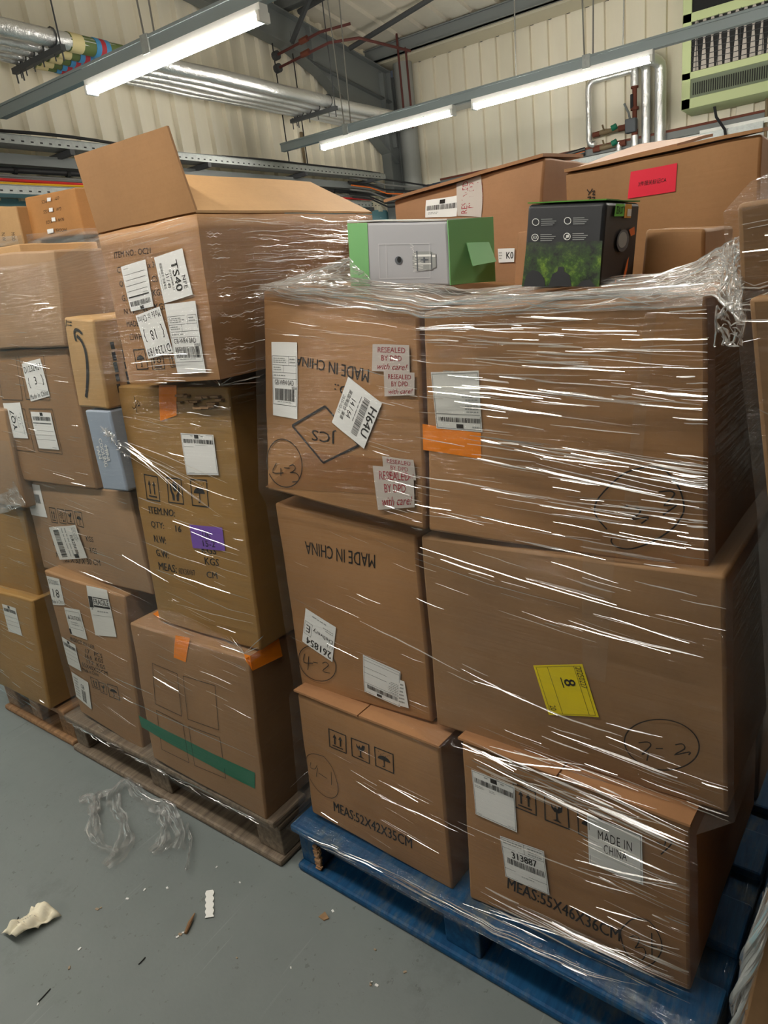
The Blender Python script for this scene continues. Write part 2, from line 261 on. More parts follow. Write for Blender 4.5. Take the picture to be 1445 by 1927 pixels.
PRINTS=[
 ('A5', 'label', 'shipping_label', [(0.0683, 0.2425), (0.2621, 0.2251), (0.2543, 0.5909), (0.0705, 0.5991)], {'items': [('frame', 0.03, 0.18, 0.97, 0.84), ('hl', 0.03, 0.97, 0.3), ('hl', 0.03, 0.97, 0.4), ('hl', 0.03, 0.97, 0.48), ('vl', 0.68, 0.18, 0.3), ('vl', 0.45, 0.3, 0.4), ('greek', 0.07, 0.2, 0.6, 0.28, 3), ('greek', 0.72, 0.2, 0.93, 0.28, 2), ('greek', 0.07, 0.32, 0.4, 0.38, 2), ('greek', 0.07, 0.425, 0.6, 0.46, 1), ('text', 'GB-WR4 0AD', 0.1, 0.5, 0.86, 0.57, 0), ('text', '0050', 0.78, 0.58, 0.97, 0.62, 0), ('bar', 0.1, 0.62, 0.93, 0.78), ('greek', 0.2, 0.79, 0.8, 0.81, 1)], 'col': 'paper', 'label': None}),
 ('A5', 'text', 'MADE IN CHINA', [(0.7143, 0.3604), (0.2429, 0.3325), (0.2484, 0.2882), (0.7199, 0.2985)], {'col': 'ink', 'bold': 1, 'part': 'printed_text'}),
 ('A5', 'text', 'NO.:', [(0.6559, 0.4355), (0.4989, 0.4333), (0.5029, 0.3914), (0.6576, 0.3947)], {'col': 'ink', 'bold': 1, 'part': 'printed_text'}),
 ('A5', 'hand', 'printed_diamond', [[(0.4433, 0.504), (0.217, 0.6274), (0.4211, 0.7793), (0.647, 0.6607), (0.4433, 0.504)]], {'w': 0.0045, 'col': 'ink'}),
 ('A5', 'text', 'JCS', [(0.5086, 0.6765), (0.3459, 0.6784), (0.3521, 0.6095), (0.5112, 0.6094)], {'col': 'ink', 'bold': 0, 'part': 'printed_text'}),
 ('A5', 'label', 'address_label', [(0.7971, 0.4372), (0.6808, 0.6697), (0.49, 0.573), (0.5976, 0.3462)], {'items': [('text', 'H64U', 0.18, 0.03, 0.8, 0.22, 1), ('bar', 0.12, 0.27, 0.9, 0.44), ('greek', 0.15, 0.48, 0.85, 0.53, 1), ('text', '14 / 64', 0.3, 0.58, 0.68, 0.72, 0), ('text', '英国海运仓 渠道', 0.18, 0.75, 0.8, 0.85, 0), ('text', '2025-02-11', 0.35, 0.89, 0.72, 0.96, 0)], 'col': 'paper', 'label': None}),
 ('A5', 'label', 'resealed_tape', [(0.7509, 0.1816), (0.9564, 0.161), (0.9546, 0.2798), (0.7407, 0.3022)], {'items': [('text', 'RESEALED', 0.15, 0.1, 0.9, 0.3, 0), ('text', 'BY DPD', 0.25, 0.4, 0.8, 0.6, 0), ('text', 'with care!', 0.15, 0.7, 0.95, 0.92, 2)], 'col': 'whitetape', 'label': None}),
 ('A5', 'label', 'resealed_tape', [(0.8099, 0.2948), (0.9804, 0.2763), (0.9767, 0.3741), (0.8137, 0.4044)], {'items': [('text', 'RESEALED', 0.15, 0.1, 0.9, 0.3, 0), ('text', 'BY DPD', 0.25, 0.4, 0.8, 0.6, 0), ('text', 'with care!', 0.15, 0.7, 0.95, 0.92, 2)], 'col': 'whitetape', 'label': None}),
 ('A5', 'label', 'resealed_tape', [(0.7876, 0.681), (0.9563, 0.6653), (0.9674, 0.7573), (0.7942, 0.7761)], {'items': [('text', 'RESEALED', 0.15, 0.1, 0.9, 0.3, 0), ('text', 'BY DPD', 0.25, 0.4, 0.8, 0.6, 0), ('text', 'with care!', 0.15, 0.7, 0.95, 0.92, 2)], 'col': 'whitetape', 'label': None}),
 ('A5', 'label', 'resealed_tape', [(0.7308, 0.738), (0.9548, 0.7064), (0.9579, 0.8886), (0.7541, 0.9476)], {'items': [('text', 'RESEALED', 0.15, 0.1, 0.9, 0.3, 0), ('text', 'BY DPD', 0.25, 0.4, 0.8, 0.6, 0), ('text', 'with care!', 0.15, 0.7, 0.95, 0.92, 2)], 'col': 'whitetape', 'label': None}),
 ('A5', 'hand', 'handwriting', [[(0.014, 0.8896), (0.0079, 0.8649), (0.0075, 0.8389), (0.0128, 0.8127), (0.0235, 0.7874), (0.0393, 0.7641), (0.0594, 0.7438), (0.0828, 0.7272), (0.1086, 0.715), (0.1355, 0.7077), (0.1626, 0.7055), (0.1886, 0.7085), (0.2125, 0.7165), (0.2334, 0.7291), (0.2505, 0.7459), (0.2631, 0.7662), (0.2707, 0.7892), (0.2732, 0.8139), (0.2704, 0.8395), (0.2625, 0.8648), (0.2497, 0.889), (0.2325, 0.9109), (0.2115, 0.9297), (0.1876, 0.9446), (0.1617, 0.9549), (0.1348, 0.9601), (0.108, 0.96), (0.0824, 0.9544), (0.0592, 0.9438), (0.0393, 0.9284), (0.0236, 0.9089)], [(0.0821, 0.8408), (0.0503, 0.8975), (0.1322, 0.8851)], [(0.1124, 0.863), (0.1111, 0.9047)], [(0.1383, 0.8564), (0.1803, 0.8505)], [(0.1768, 0.8402), (0.2074, 0.8274), (0.2218, 0.8429), (0.2037, 0.8626), (0.1807, 0.8742)], [(0.1807, 0.8742), (0.2234, 0.868), (0.2451, 0.8839), (0.2343, 0.9088), (0.1942, 0.9212)]], {'w': 0.0022, 'col': 'ink'}),
 ('A5', 'tape', 'packing_tape', [(0.3014, 0.7433), (0.9557, 0.6817), (0.9692, 0.8399), (-0.012, 0.9889)], {'col': 'brown'}),
 ('A6', 'label', 'shipping_label', [(0.2578, 0.5017), (0.0503, 0.5059), (0.0335, 0.2571), (0.2511, 0.2469)], {'items': [('frame', 0.02, 0.02, 0.98, 0.97), ('bar', 0.03, 0.14, 0.95, 0.22), ('blk', 0.4, 0.04, 0.55, 0.11), ('greek', 0.05, 0.04, 0.25, 0.1, 1), ('greek', 0.05, 0.3, 0.38, 0.6, 6), ('hl', 0.02, 0.98, 0.27)], 'col': 'greypaper', 'label': None}),
 ('A6', 'tape', 'orange_tape', [(-0.0383, 0.4917), (0.2502, 0.5076), (0.2467, 0.6238), (-0.0191, 0.6121)], {'col': 'orange'}),
 ('A6', 'hand', 'handwriting', [[(0.705, 0.8691), (0.6725, 0.8228), (0.6661, 0.7842), (0.6839, 0.7348), (0.7396, 0.6588), (0.7782, 0.6206), (0.8349, 0.5958), (0.8784, 0.598), (0.9099, 0.6372), (0.9303, 0.685), (0.9392, 0.7422), (0.932, 0.7804), (0.9076, 0.8298), (0.8579, 0.8851), (0.8067, 0.9248), (0.7659, 0.9422), (0.7305, 0.9368), (0.7177, 0.919), (0.7204, 0.9064)], [(0.7518, 0.7697), (0.7753, 0.76)], [(0.7982, 0.7641), (0.8123, 0.7696), (0.808, 0.7871), (0.7858, 0.8138), (0.8371, 0.7961), (0.8141, 0.8269)], [(0.8674, 0.6902), (0.8987, 0.6821), (0.9119, 0.6912), (0.9037, 0.7108), (0.8818, 0.7437), (0.9193, 0.7342), (0.8786, 0.7817)]], {'w': 0.0024, 'col': 'ink'}),
 ('A6', 'tape', 'packing_tape', [(0.8398, 0.0313), (0.8713, 0.033), (0.7825, 0.9874), (0.7352, 0.997)], {'col': 'clear'}),
 ('A3', 'text', 'MADE IN CHINA', [(0.7225, 0.2098), (0.2103, 0.2235), (0.2174, 0.1561), (0.7319, 0.1392)], {'col': 'ink', 'bold': 0, 'part': 'printed_text'}),
 ('A3', 'label', 'address_label', [(0.3204, 0.7926), (0.0857, 0.7225), (0.1514, 0.5239), (0.3881, 0.5818)], {'items': [('text', '261854', 0.05, 0.05, 0.86, 0.25, 1), ('frame', 0.72, 0.3, 0.97, 0.66), ('text', 'E', 0.78, 0.38, 0.91, 0.58, 0), ('text', 'Delivery', 0.05, 0.48, 0.68, 0.62, 0), ('text', '1 / 3', 0.04, 0.33, 0.2, 0.42, 0), ('greek', 0.06, 0.7, 0.4, 0.8, 2), ('greek', 0.3, 0.86, 0.95, 0.93, 1)], 'col': 'paper', 'label': None}),
 ('A3', 'hand', 'handwriting', [[(0.1093, 0.9356), (0.0796, 0.928), (0.0545, 0.916), (0.0354, 0.9001), (0.0232, 0.8812), (0.0185, 0.86), (0.0215, 0.8376), (0.032, 0.8151), (0.0494, 0.7933), (0.0728, 0.7734), (0.1011, 0.7561), (0.1329, 0.7422), (0.1666, 0.7324), (0.2008, 0.727), (0.2339, 0.7263), (0.2646, 0.7302), (0.2916, 0.7386), (0.3138, 0.7511), (0.3303, 0.7671), (0.3405, 0.7861), (0.3439, 0.8071), (0.3403, 0.8293), (0.3299, 0.8516), (0.313, 0.8731), (0.2903, 0.8929), (0.2627, 0.9099), (0.2313, 0.9235), (0.1974, 0.9329), (0.1626, 0.9378), (0.1285, 0.9378), (0.0966, 0.933)], [(0.0875, 0.7965), (0.0646, 0.8496), (0.1513, 0.8378)], [(0.1221, 0.8045), (0.0901, 0.889)], [(0.1527, 0.8307), (0.1932, 0.8276)], [(0.2327, 0.8198), (0.2631, 0.806), (0.2809, 0.8219), (0.2236, 0.8675), (0.2836, 0.8672)]], {'w': 0.0022, 'col': 'ink'}),
 ('A3', 'label', 'shipping_label', [(0.7982, 0.9521), (0.551, 0.9142), (0.577, 0.6935), (0.8254, 0.7379)], {'items': [('frame', 0.02, 0.03, 0.98, 0.96), ('bar', 0.05, 0.14, 0.9, 0.25), ('blk', 0.5, 0.03, 0.64, 0.11), ('greek', 0.04, 0.3, 0.33, 0.62, 7), ('hl', 0.02, 0.98, 0.28), ('hl', 0.02, 0.98, 0.88), ('hl', 0.35, 0.98, 0.55), ('hl', 0.35, 0.98, 0.7)], 'col': 'paper', 'label': None}),
 ('A3', 'label', 'tear_strip', [(0.8174, 0.7874), (0.8471, 0.79), (0.8591, 0.9432), (0.7734, 0.9414)], {'items': [('greek', 0.2, 0.1, 0.8, 0.9, 6)], 'col': 'paper', 'label': None}),
 ('A4', 'label', 'date_label', [(0.5996, 0.4558), (0.6414, 0.6918), (0.4722, 0.749), (0.429, 0.5212)], {'items': [('frame', 0.03, 0.05, 0.97, 0.95), ('hl', 0.03, 0.97, 0.17), ('text', '20250227', 0.05, 0.04, 0.45, 0.15, 0), ('text', '8', 0.28, 0.24, 0.42, 0.46, 1), ('blk', 0.25, 0.49, 0.45, 0.51), ('hl', 0.03, 0.97, 0.7), ('text', '20', 0.8, 0.8, 0.9, 0.92, 0)], 'col': 'yellow', 'label': None}),
 ('A4', 'hand', 'handwriting', [[(0.7535, 0.8657), (0.7377, 0.8525), (0.7259, 0.8345), (0.7185, 0.8124), (0.7159, 0.7873), (0.7183, 0.7605), (0.7255, 0.7331), (0.7371, 0.7066), (0.7525, 0.682), (0.7709, 0.6604), (0.7915, 0.6428), (0.8132, 0.6297), (0.8352, 0.6216), (0.8565, 0.6188), (0.8763, 0.6213), (0.8937, 0.6288), (0.9082, 0.6412), (0.9192, 0.6577), (0.9263, 0.6779), (0.9293, 0.701), (0.9279, 0.726), (0.9223, 0.7519), (0.9126, 0.7778), (0.8991, 0.8026), (0.8824, 0.8252), (0.8629, 0.8446), (0.8416, 0.8598), (0.8193, 0.8702), (0.797, 0.875), (0.7757, 0.8741), (0.7564, 0.8674)], [(0.7596, 0.766), (0.7868, 0.7491), (0.7952, 0.7646), (0.767, 0.821), (0.7866, 0.8003), (0.7812, 0.8438)], [(0.8096, 0.7705), (0.8301, 0.7612)], [(0.8648, 0.7285), (0.8845, 0.715), (0.8897, 0.7359), (0.861, 0.7774), (0.9033, 0.7437), (0.9003, 0.7591)]], {'w': 0.0022, 'col': 'ink'}),
 ('A4', 'tape', 'packing_tape', [(0.6173, -0.072), (0.7201, -0.0718), (0.6671, 0.5191), (0.5975, 0.5058)], {'col': 'clear'}),
 ('A1', 'icon', 'up', [(0.2397, 0.1652), (0.374, 0.1636), (0.3667, 0.3073), (0.2343, 0.3076)], {'col': 'ink'}),
 ('A1', 'icon', 'glass', [(0.4079, 0.1644), (0.5416, 0.1621), (0.5339, 0.3064), (0.404, 0.3057)], {'col': 'ink'}),
 ('A1', 'icon', 'umbrella', [(0.5756, 0.1621), (0.7066, 0.1644), (0.7012, 0.3032), (0.5743, 0.2996)], {'col': 'ink'}),
 ('A1', 'text', 'MEAS:52X42X35CM', [(0.2041, 0.7739), (0.7766, 0.7434), (0.7693, 0.8232), (0.1967, 0.864)], {'col': 'ink', 'bold': 1, 'part': 'printed_text'}),
 ('A1', 'hand', 'handwriting', [[(0.1807, 0.4076), (0.0939, 0.4262), (0.0335, 0.4762), (0.0109, 0.5425), (0.0096, 0.6216), (0.029, 0.6851), (0.0765, 0.7392), (0.1376, 0.7625), (0.1966, 0.7492), (0.2436, 0.6995), (0.2634, 0.6347), (0.2598, 0.5614), (0.2354, 0.4668), (0.1807, 0.4076)], [(0.055, 0.5212), (0.0433, 0.5713), (0.0821, 0.5632), (0.1058, 0.5186)], [(0.1063, 0.5403), (0.0847, 0.6284)], [(0.1119, 0.5815), (0.1791, 0.5914)], [(0.2245, 0.5148), (0.2108, 0.6296)]], {'w': 0.0016, 'col': 'ink'}),
 ('A2', 'icon', 'up', [(0.2613, 0.1151), (0.3752, 0.1186), (0.3744, 0.2587), (0.2655, 0.2568)], {'col': 'ink'}),
 ('A2', 'icon', 'glass', [(0.4132, 0.1209), (0.5257, 0.129), (0.5265, 0.2653), (0.4115, 0.2635)], {'col': 'ink'}),
 ('A2', 'icon', 'umbrella', [(0.5642, 0.1285), (0.6707, 0.1323), (0.6665, 0.2833), (0.5633, 0.269)], {'col': 'ink'}),
 ('A2', 'label', 'shipping_label', [(0.0522, 0.1315), (0.2733, 0.1312), (0.275, 0.4036), (0.0626, 0.3947)], {'items': [('frame', 0.02, 0.02, 0.98, 0.97), ('bar', 0.05, 0.15, 0.95, 0.26), ('blk', 0.45, 0.03, 0.6, 0.12), ('greek', 0.3, 0.04, 0.4, 0.1, 1), ('greek', 0.68, 0.04, 0.78, 0.1, 1), ('greek', 0.05, 0.3, 0.3, 0.36, 2), ('greek', 0.4, 0.3, 0.55, 0.36, 2), ('greek', 0.05, 0.92, 0.2, 0.95, 1), ('greek', 0.8, 0.92, 0.95, 0.95, 1)], 'col': 'paper', 'label': None}),
 ('A2', 'label', 'origin_label', [(0.6103, 0.1325), (0.8318, 0.1314), (0.8285, 0.419), (0.6081, 0.4118)], {'items': [('frame', 0.03, 0.03, 0.97, 0.97), ('text', 'MADE IN', 0.2, 0.22, 0.82, 0.4, 3), ('text', 'CHINA', 0.3, 0.46, 0.72, 0.64, 3)], 'col': 'paper', 'label': None}),
 ('A2', 'label', 'parcel_label', [(0.1883, 0.467), (0.4021, 0.4514), (0.4179, 0.7254), (0.2045, 0.7219)], {'items': [('frame', 0.02, 0.02, 0.98, 0.98), ('greek', 0.05, 0.05, 0.5, 0.16, 2), ('greek', 0.62, 0.05, 0.95, 0.24, 3), ('vl', 0.53, 0.02, 0.25), ('hl', 0.02, 0.98, 0.25), ('text', '313887', 0.22, 0.29, 0.8, 0.45, 1), ('bar', 0.1, 0.48, 0.95, 0.62), ('hl', 0.02, 0.98, 0.76), ('greek', 0.4, 0.8, 0.75, 0.84, 1)], 'col': 'paper', 'label': None}),
 ('A2', 'text', 'MEAS:55X46X36CM', [(0.2129, 0.7287), (0.728, 0.7634), (0.7244, 0.8474), (0.2097, 0.8045)], {'col': 'ink', 'bold': 1, 'part': 'printed_text'}),
 ('A2', 'hand', 'handwriting', [[(0.7541, 0.705), (0.7815, 0.6533), (0.8251, 0.6224), (0.8548, 0.6261), (0.8835, 0.6747), (0.8977, 0.7473), (0.8859, 0.8252), (0.8506, 0.9139), (0.8064, 0.9696), (0.7758, 0.9517), (0.7458, 0.8929), (0.7295, 0.8186), (0.7307, 0.7617), (0.7541, 0.705)], [(0.7612, 0.7906), (0.7882, 0.7588), (0.8054, 0.7682), (0.7959, 0.8166), (0.7866, 0.844), (0.8176, 0.8159), (0.8301, 0.8498), (0.8162, 0.9021), (0.7987, 0.9071)], [(0.858, 0.6917), (0.8557, 0.8604)], [(0.8222, 0.7988), (0.878, 0.7747)], [(0.8862, 0.1432), (0.9141, 0.1514), (0.9225, 0.111), (0.942, 0.1236), (0.9015, 0.2069)]], {'w': 0.0022, 'col': 'ink'}),
 ('B5', 'text', 'ITEM NO.: OC21', [(0.1444, 0.1293), (0.5402, 0.1375), (0.5343, 0.1744), (0.1374, 0.1699)], {'col': 'ink', 'bold': 0, 'part': 'printed_text'}),
 ('B5', 'text', 'CTN.', [(0.1419, 0.2233), (0.2813, 0.224), (0.2754, 0.2637), (0.138, 0.2615)], {'col': 'ink', 'bold': 0, 'part': 'printed_text'}),
 ('B5', 'text', 'x 34', [(0.4912, 0.2239), (0.5789, 0.2256), (0.5734, 0.2619), (0.4854, 0.2604)], {'col': 'ink', 'bold': 0, 'part': 'printed_text'}),
 ('B5', 'text', 'QTY', [(0.1398, 0.3118), (0.2641, 0.3132), (0.2565, 0.3521), (0.135, 0.3526)], {'col': 'ink', 'bold': 0, 'part': 'printed_text'}),
 ('B5', 'text', 'CS', [(0.5044, 0.3129), (0.5688, 0.3137), (0.5644, 0.3528), (0.4979, 0.352)], {'col': 'ink', 'bold': 0, 'part': 'printed_text'}),
 ('B5', 'text', 'G.W', [(0.1377, 0.4013), (0.2628, 0.4028), (0.2575, 0.4413), (0.1317, 0.4402)], {'col': 'ink', 'bold': 0, 'part': 'printed_text'}),
 ('B5', 'text', 'KGS', [(0.4929, 0.3982), (0.5996, 0.4012), (0.5935, 0.4405), (0.4881, 0.4381)], {'col': 'ink', 'bold': 0, 'part': 'printed_text'}),
 ('B5', 'text', 'N.W.:   35', [(0.1344, 0.4895), (0.4082, 0.497), (0.4017, 0.5354), (0.1291, 0.5266)], {'col': 'ink', 'bold': 0, 'part': 'printed_text'}),
 ('B5', 'text', 'KGS', [(0.4848, 0.485), (0.6125, 0.4888), (0.6067, 0.5275), (0.4799, 0.5254)], {'col': 'ink', 'bold': 0, 'part': 'printed_text'}),
 ('B5', 'text', 'MADE IN', [(0.1347, 0.5742), (0.3437, 0.5749), (0.3367, 0.6139), (0.1294, 0.6118)], {'col': 'ink', 'bold': 0, 'part': 'printed_text'}),
 ('B5', 'text', 'WHITE', [(0.1876, 0.6643), (0.3544, 0.663), (0.3478, 0.7013), (0.1821, 0.7034)], {'col': 'ink', 'bold': 0, 'part': 'printed_text'}),
 ('B5', 'hand', 'printed_line', [[(0.1436, 0.6652), (0.1835, 0.6641), (0.1797, 0.6985), (0.1395, 0.6997), (0.1436, 0.6652)]], {'w': 0.0012, 'col': 'ink'}),
 ('B5', 'icon', 'umbrella', [(0.1393, 0.7649), (0.2766, 0.7637), (0.2744, 0.9047), (0.1336, 0.9053)], {'col': 'ink'}),
 ('B5', 'icon', 'stack', [(0.3273, 0.819), (0.4737, 0.8143), (0.4644, 0.9089), (0.3181, 0.9089)], {'col': 'ink'}),
 ('B5', 'icon', 'up', [(0.5331, 0.8032), (0.6296, 0.8036), (0.6317, 0.8958), (0.5353, 0.8999)], {'col': 'ink'}),
 ('B5', 'label', 'shipping_label', [(0.201, 0.2271), (0.4782, 0.2062), (0.4838, 0.5008), (0.2249, 0.5116)], {'items': [('bar', 0.07, 0.79, 0.93, 0.9), ('blk', 0.05, 0.68, 0.92, 0.71), ('blk', 0.45, 0.92, 0.6, 0.99), ('greek', 0.1, 0.06, 0.3, 0.09, 1), ('hl', 0.05, 0.9, 0.2), ('hl', 0.05, 0.9, 0.32), ('hl', 0.05, 0.9, 0.44), ('hl', 0.05, 0.9, 0.56), ('greek', 0.7, 0.63, 0.9, 0.66, 1)], 'col': 'paper', 'label': None}),
 ('B5', 'label', 'address_label', [(0.8556, 0.1792), (0.8898, 0.4633), (0.6025, 0.4913), (0.5711, 0.2032)], {'items': [('text', 'NPE', 0.55, 0.08, 0.83, 0.2, 3), ('text', 'TS40', 0.18, 0.25, 0.85, 0.47, 1), ('text', 'D1234789-31', 0.35, 0.52, 0.78, 0.58, 0), ('text', '31 / 40', 0.4, 0.62, 0.72, 0.73, 0), ('text', '美国海运仓 快递渠道', 0.15, 0.78, 0.72, 0.87, 0), ('greek', 0.35, 0.9, 0.75, 0.94, 1)], 'col': 'paper', 'label': None}),
 ('B5', 'label', 'carton_label', [(0.6022, 0.801), (0.3123, 0.8338), (0.2691, 0.5416), (0.5481, 0.5059)], {'items': [('text', 'D1234789', 0.05, 0.04, 0.95, 0.22, 3), ('text', '{  18  }', 0.1, 0.36, 0.9, 0.66, 3), ('text', 'Made in China', 0.05, 0.8, 0.95, 0.95, 3)], 'col': 'paper', 'label': None}),
 ('B5', 'label', 'shipping_label', [(0.6067, 0.4961), (0.9055, 0.5025), (0.8957, 0.9451), (0.6053, 0.9359)], {'items': [('frame', 0.03, 0.18, 0.97, 0.84), ('hl', 0.03, 0.97, 0.3), ('hl', 0.03, 0.97, 0.4), ('hl', 0.03, 0.97, 0.48), ('vl', 0.68, 0.18, 0.3), ('vl', 0.45, 0.3, 0.4), ('greek', 0.07, 0.2, 0.6, 0.28, 3), ('greek', 0.72, 0.2, 0.93, 0.28, 2), ('greek', 0.07, 0.32, 0.4, 0.38, 2), ('greek', 0.07, 0.425, 0.6, 0.46, 1), ('text', 'GB-WR4 0AD', 0.1, 0.5, 0.86, 0.57, 0), ('text', '0050', 0.78, 0.58, 0.97, 0.62, 0), ('bar', 0.1, 0.62, 0.93, 0.78), ('greek', 0.2, 0.79, 0.8, 0.81, 1)], 'col': 'paper', 'label': None}),
 ('B6', 'hand', 'printed_arrow', [[(0.4155, 0.1859), (0.5506, 0.2355), (0.6326, 0.3294), (0.6333, 0.4557), (0.5644, 0.6152), (0.462, 0.7578), (0.3582, 0.8778)]], {'w': 0.0095, 'col': 'ink'}),
 ('B6', 'hand', 'printed_arrow', [[(0.608, 0.1591), (0.5179, 0.1274), (0.4089, 0.1191), (0.3466, 0.1458), (0.3431, 0.1976), (0.3774, 0.2466)]], {'w': 0.0075, 'col': 'ink'}),
 ('B6', 'icon', 'uponly', [(0.3181, 0.0191), (0.2723, 0.104), (0.0275, 0.1034), (0.0748, 0.0183)], {'col': 'ink'}),
 ('B7', 'text', 'MINI', [(0.6472, 0.4134), (0.6347, 0.5963), (0.5108, 0.6043), (0.5344, 0.4218)], {'col': 'whiteink', 'bold': 1, 'part': 'printed_text'}),
 ('B7', 'text', 'COOLING', [(0.4834, 0.3257), (0.496, 0.6748), (0.3466, 0.6886), (0.3502, 0.3426)], {'col': 'whiteink', 'bold': 1, 'part': 'printed_text'}),
 ('B7', 'text', 'FAN', [(0.2909, 0.4272), (0.3218, 0.5766), (0.192, 0.5883), (0.1823, 0.4368)], {'col': 'whiteink', 'bold': 1, 'part': 'printed_text'}),
 ('B8', 'hand', 'printed_line', [[(0.404, 0.0501), (0.3877, 0.3616), (0.1143, 0.3622), (0.1173, 0.0458)], [(0.4419, 0.0469), (0.4393, 0.3548), (0.7188, 0.357), (0.7378, 0.0478)], [(0.1403, 0.4179), (0.3932, 0.4265), (0.4054, 0.7498), (0.1429, 0.7494), (0.1403, 0.4179)], [(0.4475, 0.4249), (0.7241, 0.4208), (0.7257, 0.7492), (0.4554, 0.7396), (0.4475, 0.4249)]], {'w': 0.0018, 'col': 'ink'}),
 ('B8', 'label', 'carton_label', [(0.4646, 0.1011), (0.6986, 0.0642), (0.728, 0.3295), (0.4958, 0.3695)], {'items': [('text', 'D1232424', 0.06, 0.1, 0.94, 0.27, 3), ('text', '{  3  }', 0.12, 0.4, 0.9, 0.68, 3), ('text', 'Made in China', 0.05, 0.83, 0.97, 0.96, 3)], 'col': 'paper', 'label': None}),
 ('B8', 'label', 'address_label', [(0.146, 0.6559), (0.1138, 0.3897), (0.3514, 0.3787), (0.3673, 0.6477)], {'items': [('text', 'NPE', 0.65, 0.08, 0.82, 0.2, 3), ('text', 'YQ7', 0.22, 0.3, 0.8, 0.58, 1), ('greek', 0.3, 0.63, 0.75, 0.68, 1), ('text', '1 / 3', 0.4, 0.72, 0.6, 0.81, 0), ('greek', 0.1, 0.86, 0.8, 0.92, 1)], 'col': 'paper', 'label': None}),
 ('B8', 'label', 'shipping_label', [(0.4706, 0.444), (0.7024, 0.4471), (0.703, 0.7183), (0.4748, 0.7152)], {'items': [('blk', 0.46, 0.01, 0.6, 0.1), ('bar', 0.06, 0.12, 0.92, 0.23), ('blk', 0.03, 0.29, 0.93, 0.315), ('greek', 0.08, 0.35, 0.2, 0.37, 1), ('hl', 0.05, 0.95, 0.5), ('hl', 0.05, 0.95, 0.62), ('hl', 0.05, 0.95, 0.74), ('greek', 0.7, 0.94, 0.95, 0.97, 1)], 'col': 'paper', 'label': None}),
 ('B3', 'label', 'barcode_label', [(-0.0079, 0.0245), (0.172, 0.0248), (0.1929, 0.3677), (0.0127, 0.3718)], {'items': [('bar', 0.25, 0.3, 0.85, 0.58)], 'col': 'paper', 'label': None}),
 ('B3', 'icon', 'up', [(0.2306, 0.2482), (0.2983, 0.2504), (0.2961, 0.4163), (0.2284, 0.416)], {'col': 'ink'}),
 ('B3', 'icon', 'fan', [(0.3152, 0.2504), (0.3837, 0.2498), (0.3805, 0.4076), (0.3171, 0.4068)], {'col': 'ink'}),
 ('B3', 'icon', 'glass', [(0.3945, 0.2506), (0.466, 0.247), (0.467, 0.3926), (0.3943, 0.3935)], {'col': 'ink'}),
 ('B3', 'icon', 'umbrella', [(0.4806, 0.2528), (0.5529, 0.25), (0.5487, 0.4182), (0.4893, 0.4059)], {'col': 'ink'}),
 ('B3', 'text', 'KGS', [(0.547, 0.501), (0.6158, 0.4987), (0.6112, 0.5567), (0.5465, 0.5587)], {'col': 'ink', 'bold': 0, 'part': 'printed_text'}),
 ('B3', 'text', 'KGS', [(0.5569, 0.6179), (0.6223, 0.6149), (0.6165, 0.6796), (0.552, 0.683)], {'col': 'ink', 'bold': 0, 'part': 'printed_text'}),
 ('B3', 'text', '52 X 52 X 30 CM', [(0.2833, 0.77), (0.6272, 0.7406), (0.6198, 0.8042), (0.2753, 0.8361)], {'col': 'ink', 'bold': 0, 'part': 'printed_text'}),
 ('B3', 'text', 'G.W', [(0.1924, 0.6116), (0.2725, 0.6073), (0.2662, 0.6696), (0.1872, 0.6745)], {'col': 'ink', 'bold': 0, 'part': 'printed_text'}),
 ('B3', 'text', 'N.W', [(0.2022, 0.7394), (0.2796, 0.734), (0.274, 0.7994), (0.1953, 0.8059)], {'col': 'ink', 'bold': 0, 'part': 'printed_text'}),
 ('B3', 'label', 'parcel_label', [(0.4855, 0.3893), (0.5236, 0.7343), (0.2402, 0.8175), (0.1997, 0.4695)], {'items': [('greek', 0.05, 0.05, 0.5, 0.2, 3), ('text', 'EUK27H1BB', 0.28, 0.22, 0.85, 0.32, 1), ('greek', 0.05, 0.38, 0.95, 0.46, 1), ('greek', 0.05, 0.5, 0.95, 0.57, 1), ('bar', 0.1, 0.66, 0.92, 0.86), ('blk', 0.85, 0.25, 0.97, 0.4)], 'col': 'greypaper', 'label': None}),
 ('B2', 'label', 'carton_label', [(0.0274, 0.0315), (0.205, 0.0197), (0.2262, 0.1838), (0.0311, 0.2192)], {'items': [('text', 'D1232822', 0.1, 0.1, 0.85, 0.25, 3), ('text', '18', 0.25, 0.42, 0.75, 0.72, 3), ('text', 'Made in China', 0.02, 0.8, 0.95, 0.94, 3)], 'col': 'greypaper', 'label': None}),
 ('B2', 'label', 'caution_label', [(0.2104, 0.1999), (0.4267, 0.1766), (0.4545, 0.3698), (0.2175, 0.3788)], {'items': [('frame', 0.08, 0.1, 0.92, 0.72), ('text', 'CAUTION', 0.26, 0.25, 0.88, 0.4, 0), ('tri', 0.12, 0.24, 0.24, 0.4), ('greek', 0.25, 0.46, 0.8, 0.62, 2), ('blk', -0.02, 0.78, 0.1, 0.98)], 'col': 'greypaper', 'label': None}),
 ('B2', 'label', 'fragile_label', [(0.569, 0.0037), (0.8181, -0.0064), (0.864, 0.2697), (0.5833, 0.3126)], {'items': [('blk', 0.02, 0.2, 0.22, 0.42), ('blk', 0.24, 0.2, 0.98, 0.22), ('text', 'FRAGILE', 0.26, 0.235, 0.96, 0.35, 1), ('blk', 0.24, 0.365, 0.98, 0.405), ('glassmini', 0.05, 0.22, 0.19, 0.5), ('greek', 0.35, 0.46, 0.9, 0.52, 1), ('hl', 0.1, 0.98, 0.57)], 'col': 'greypaper', 'label': None}),
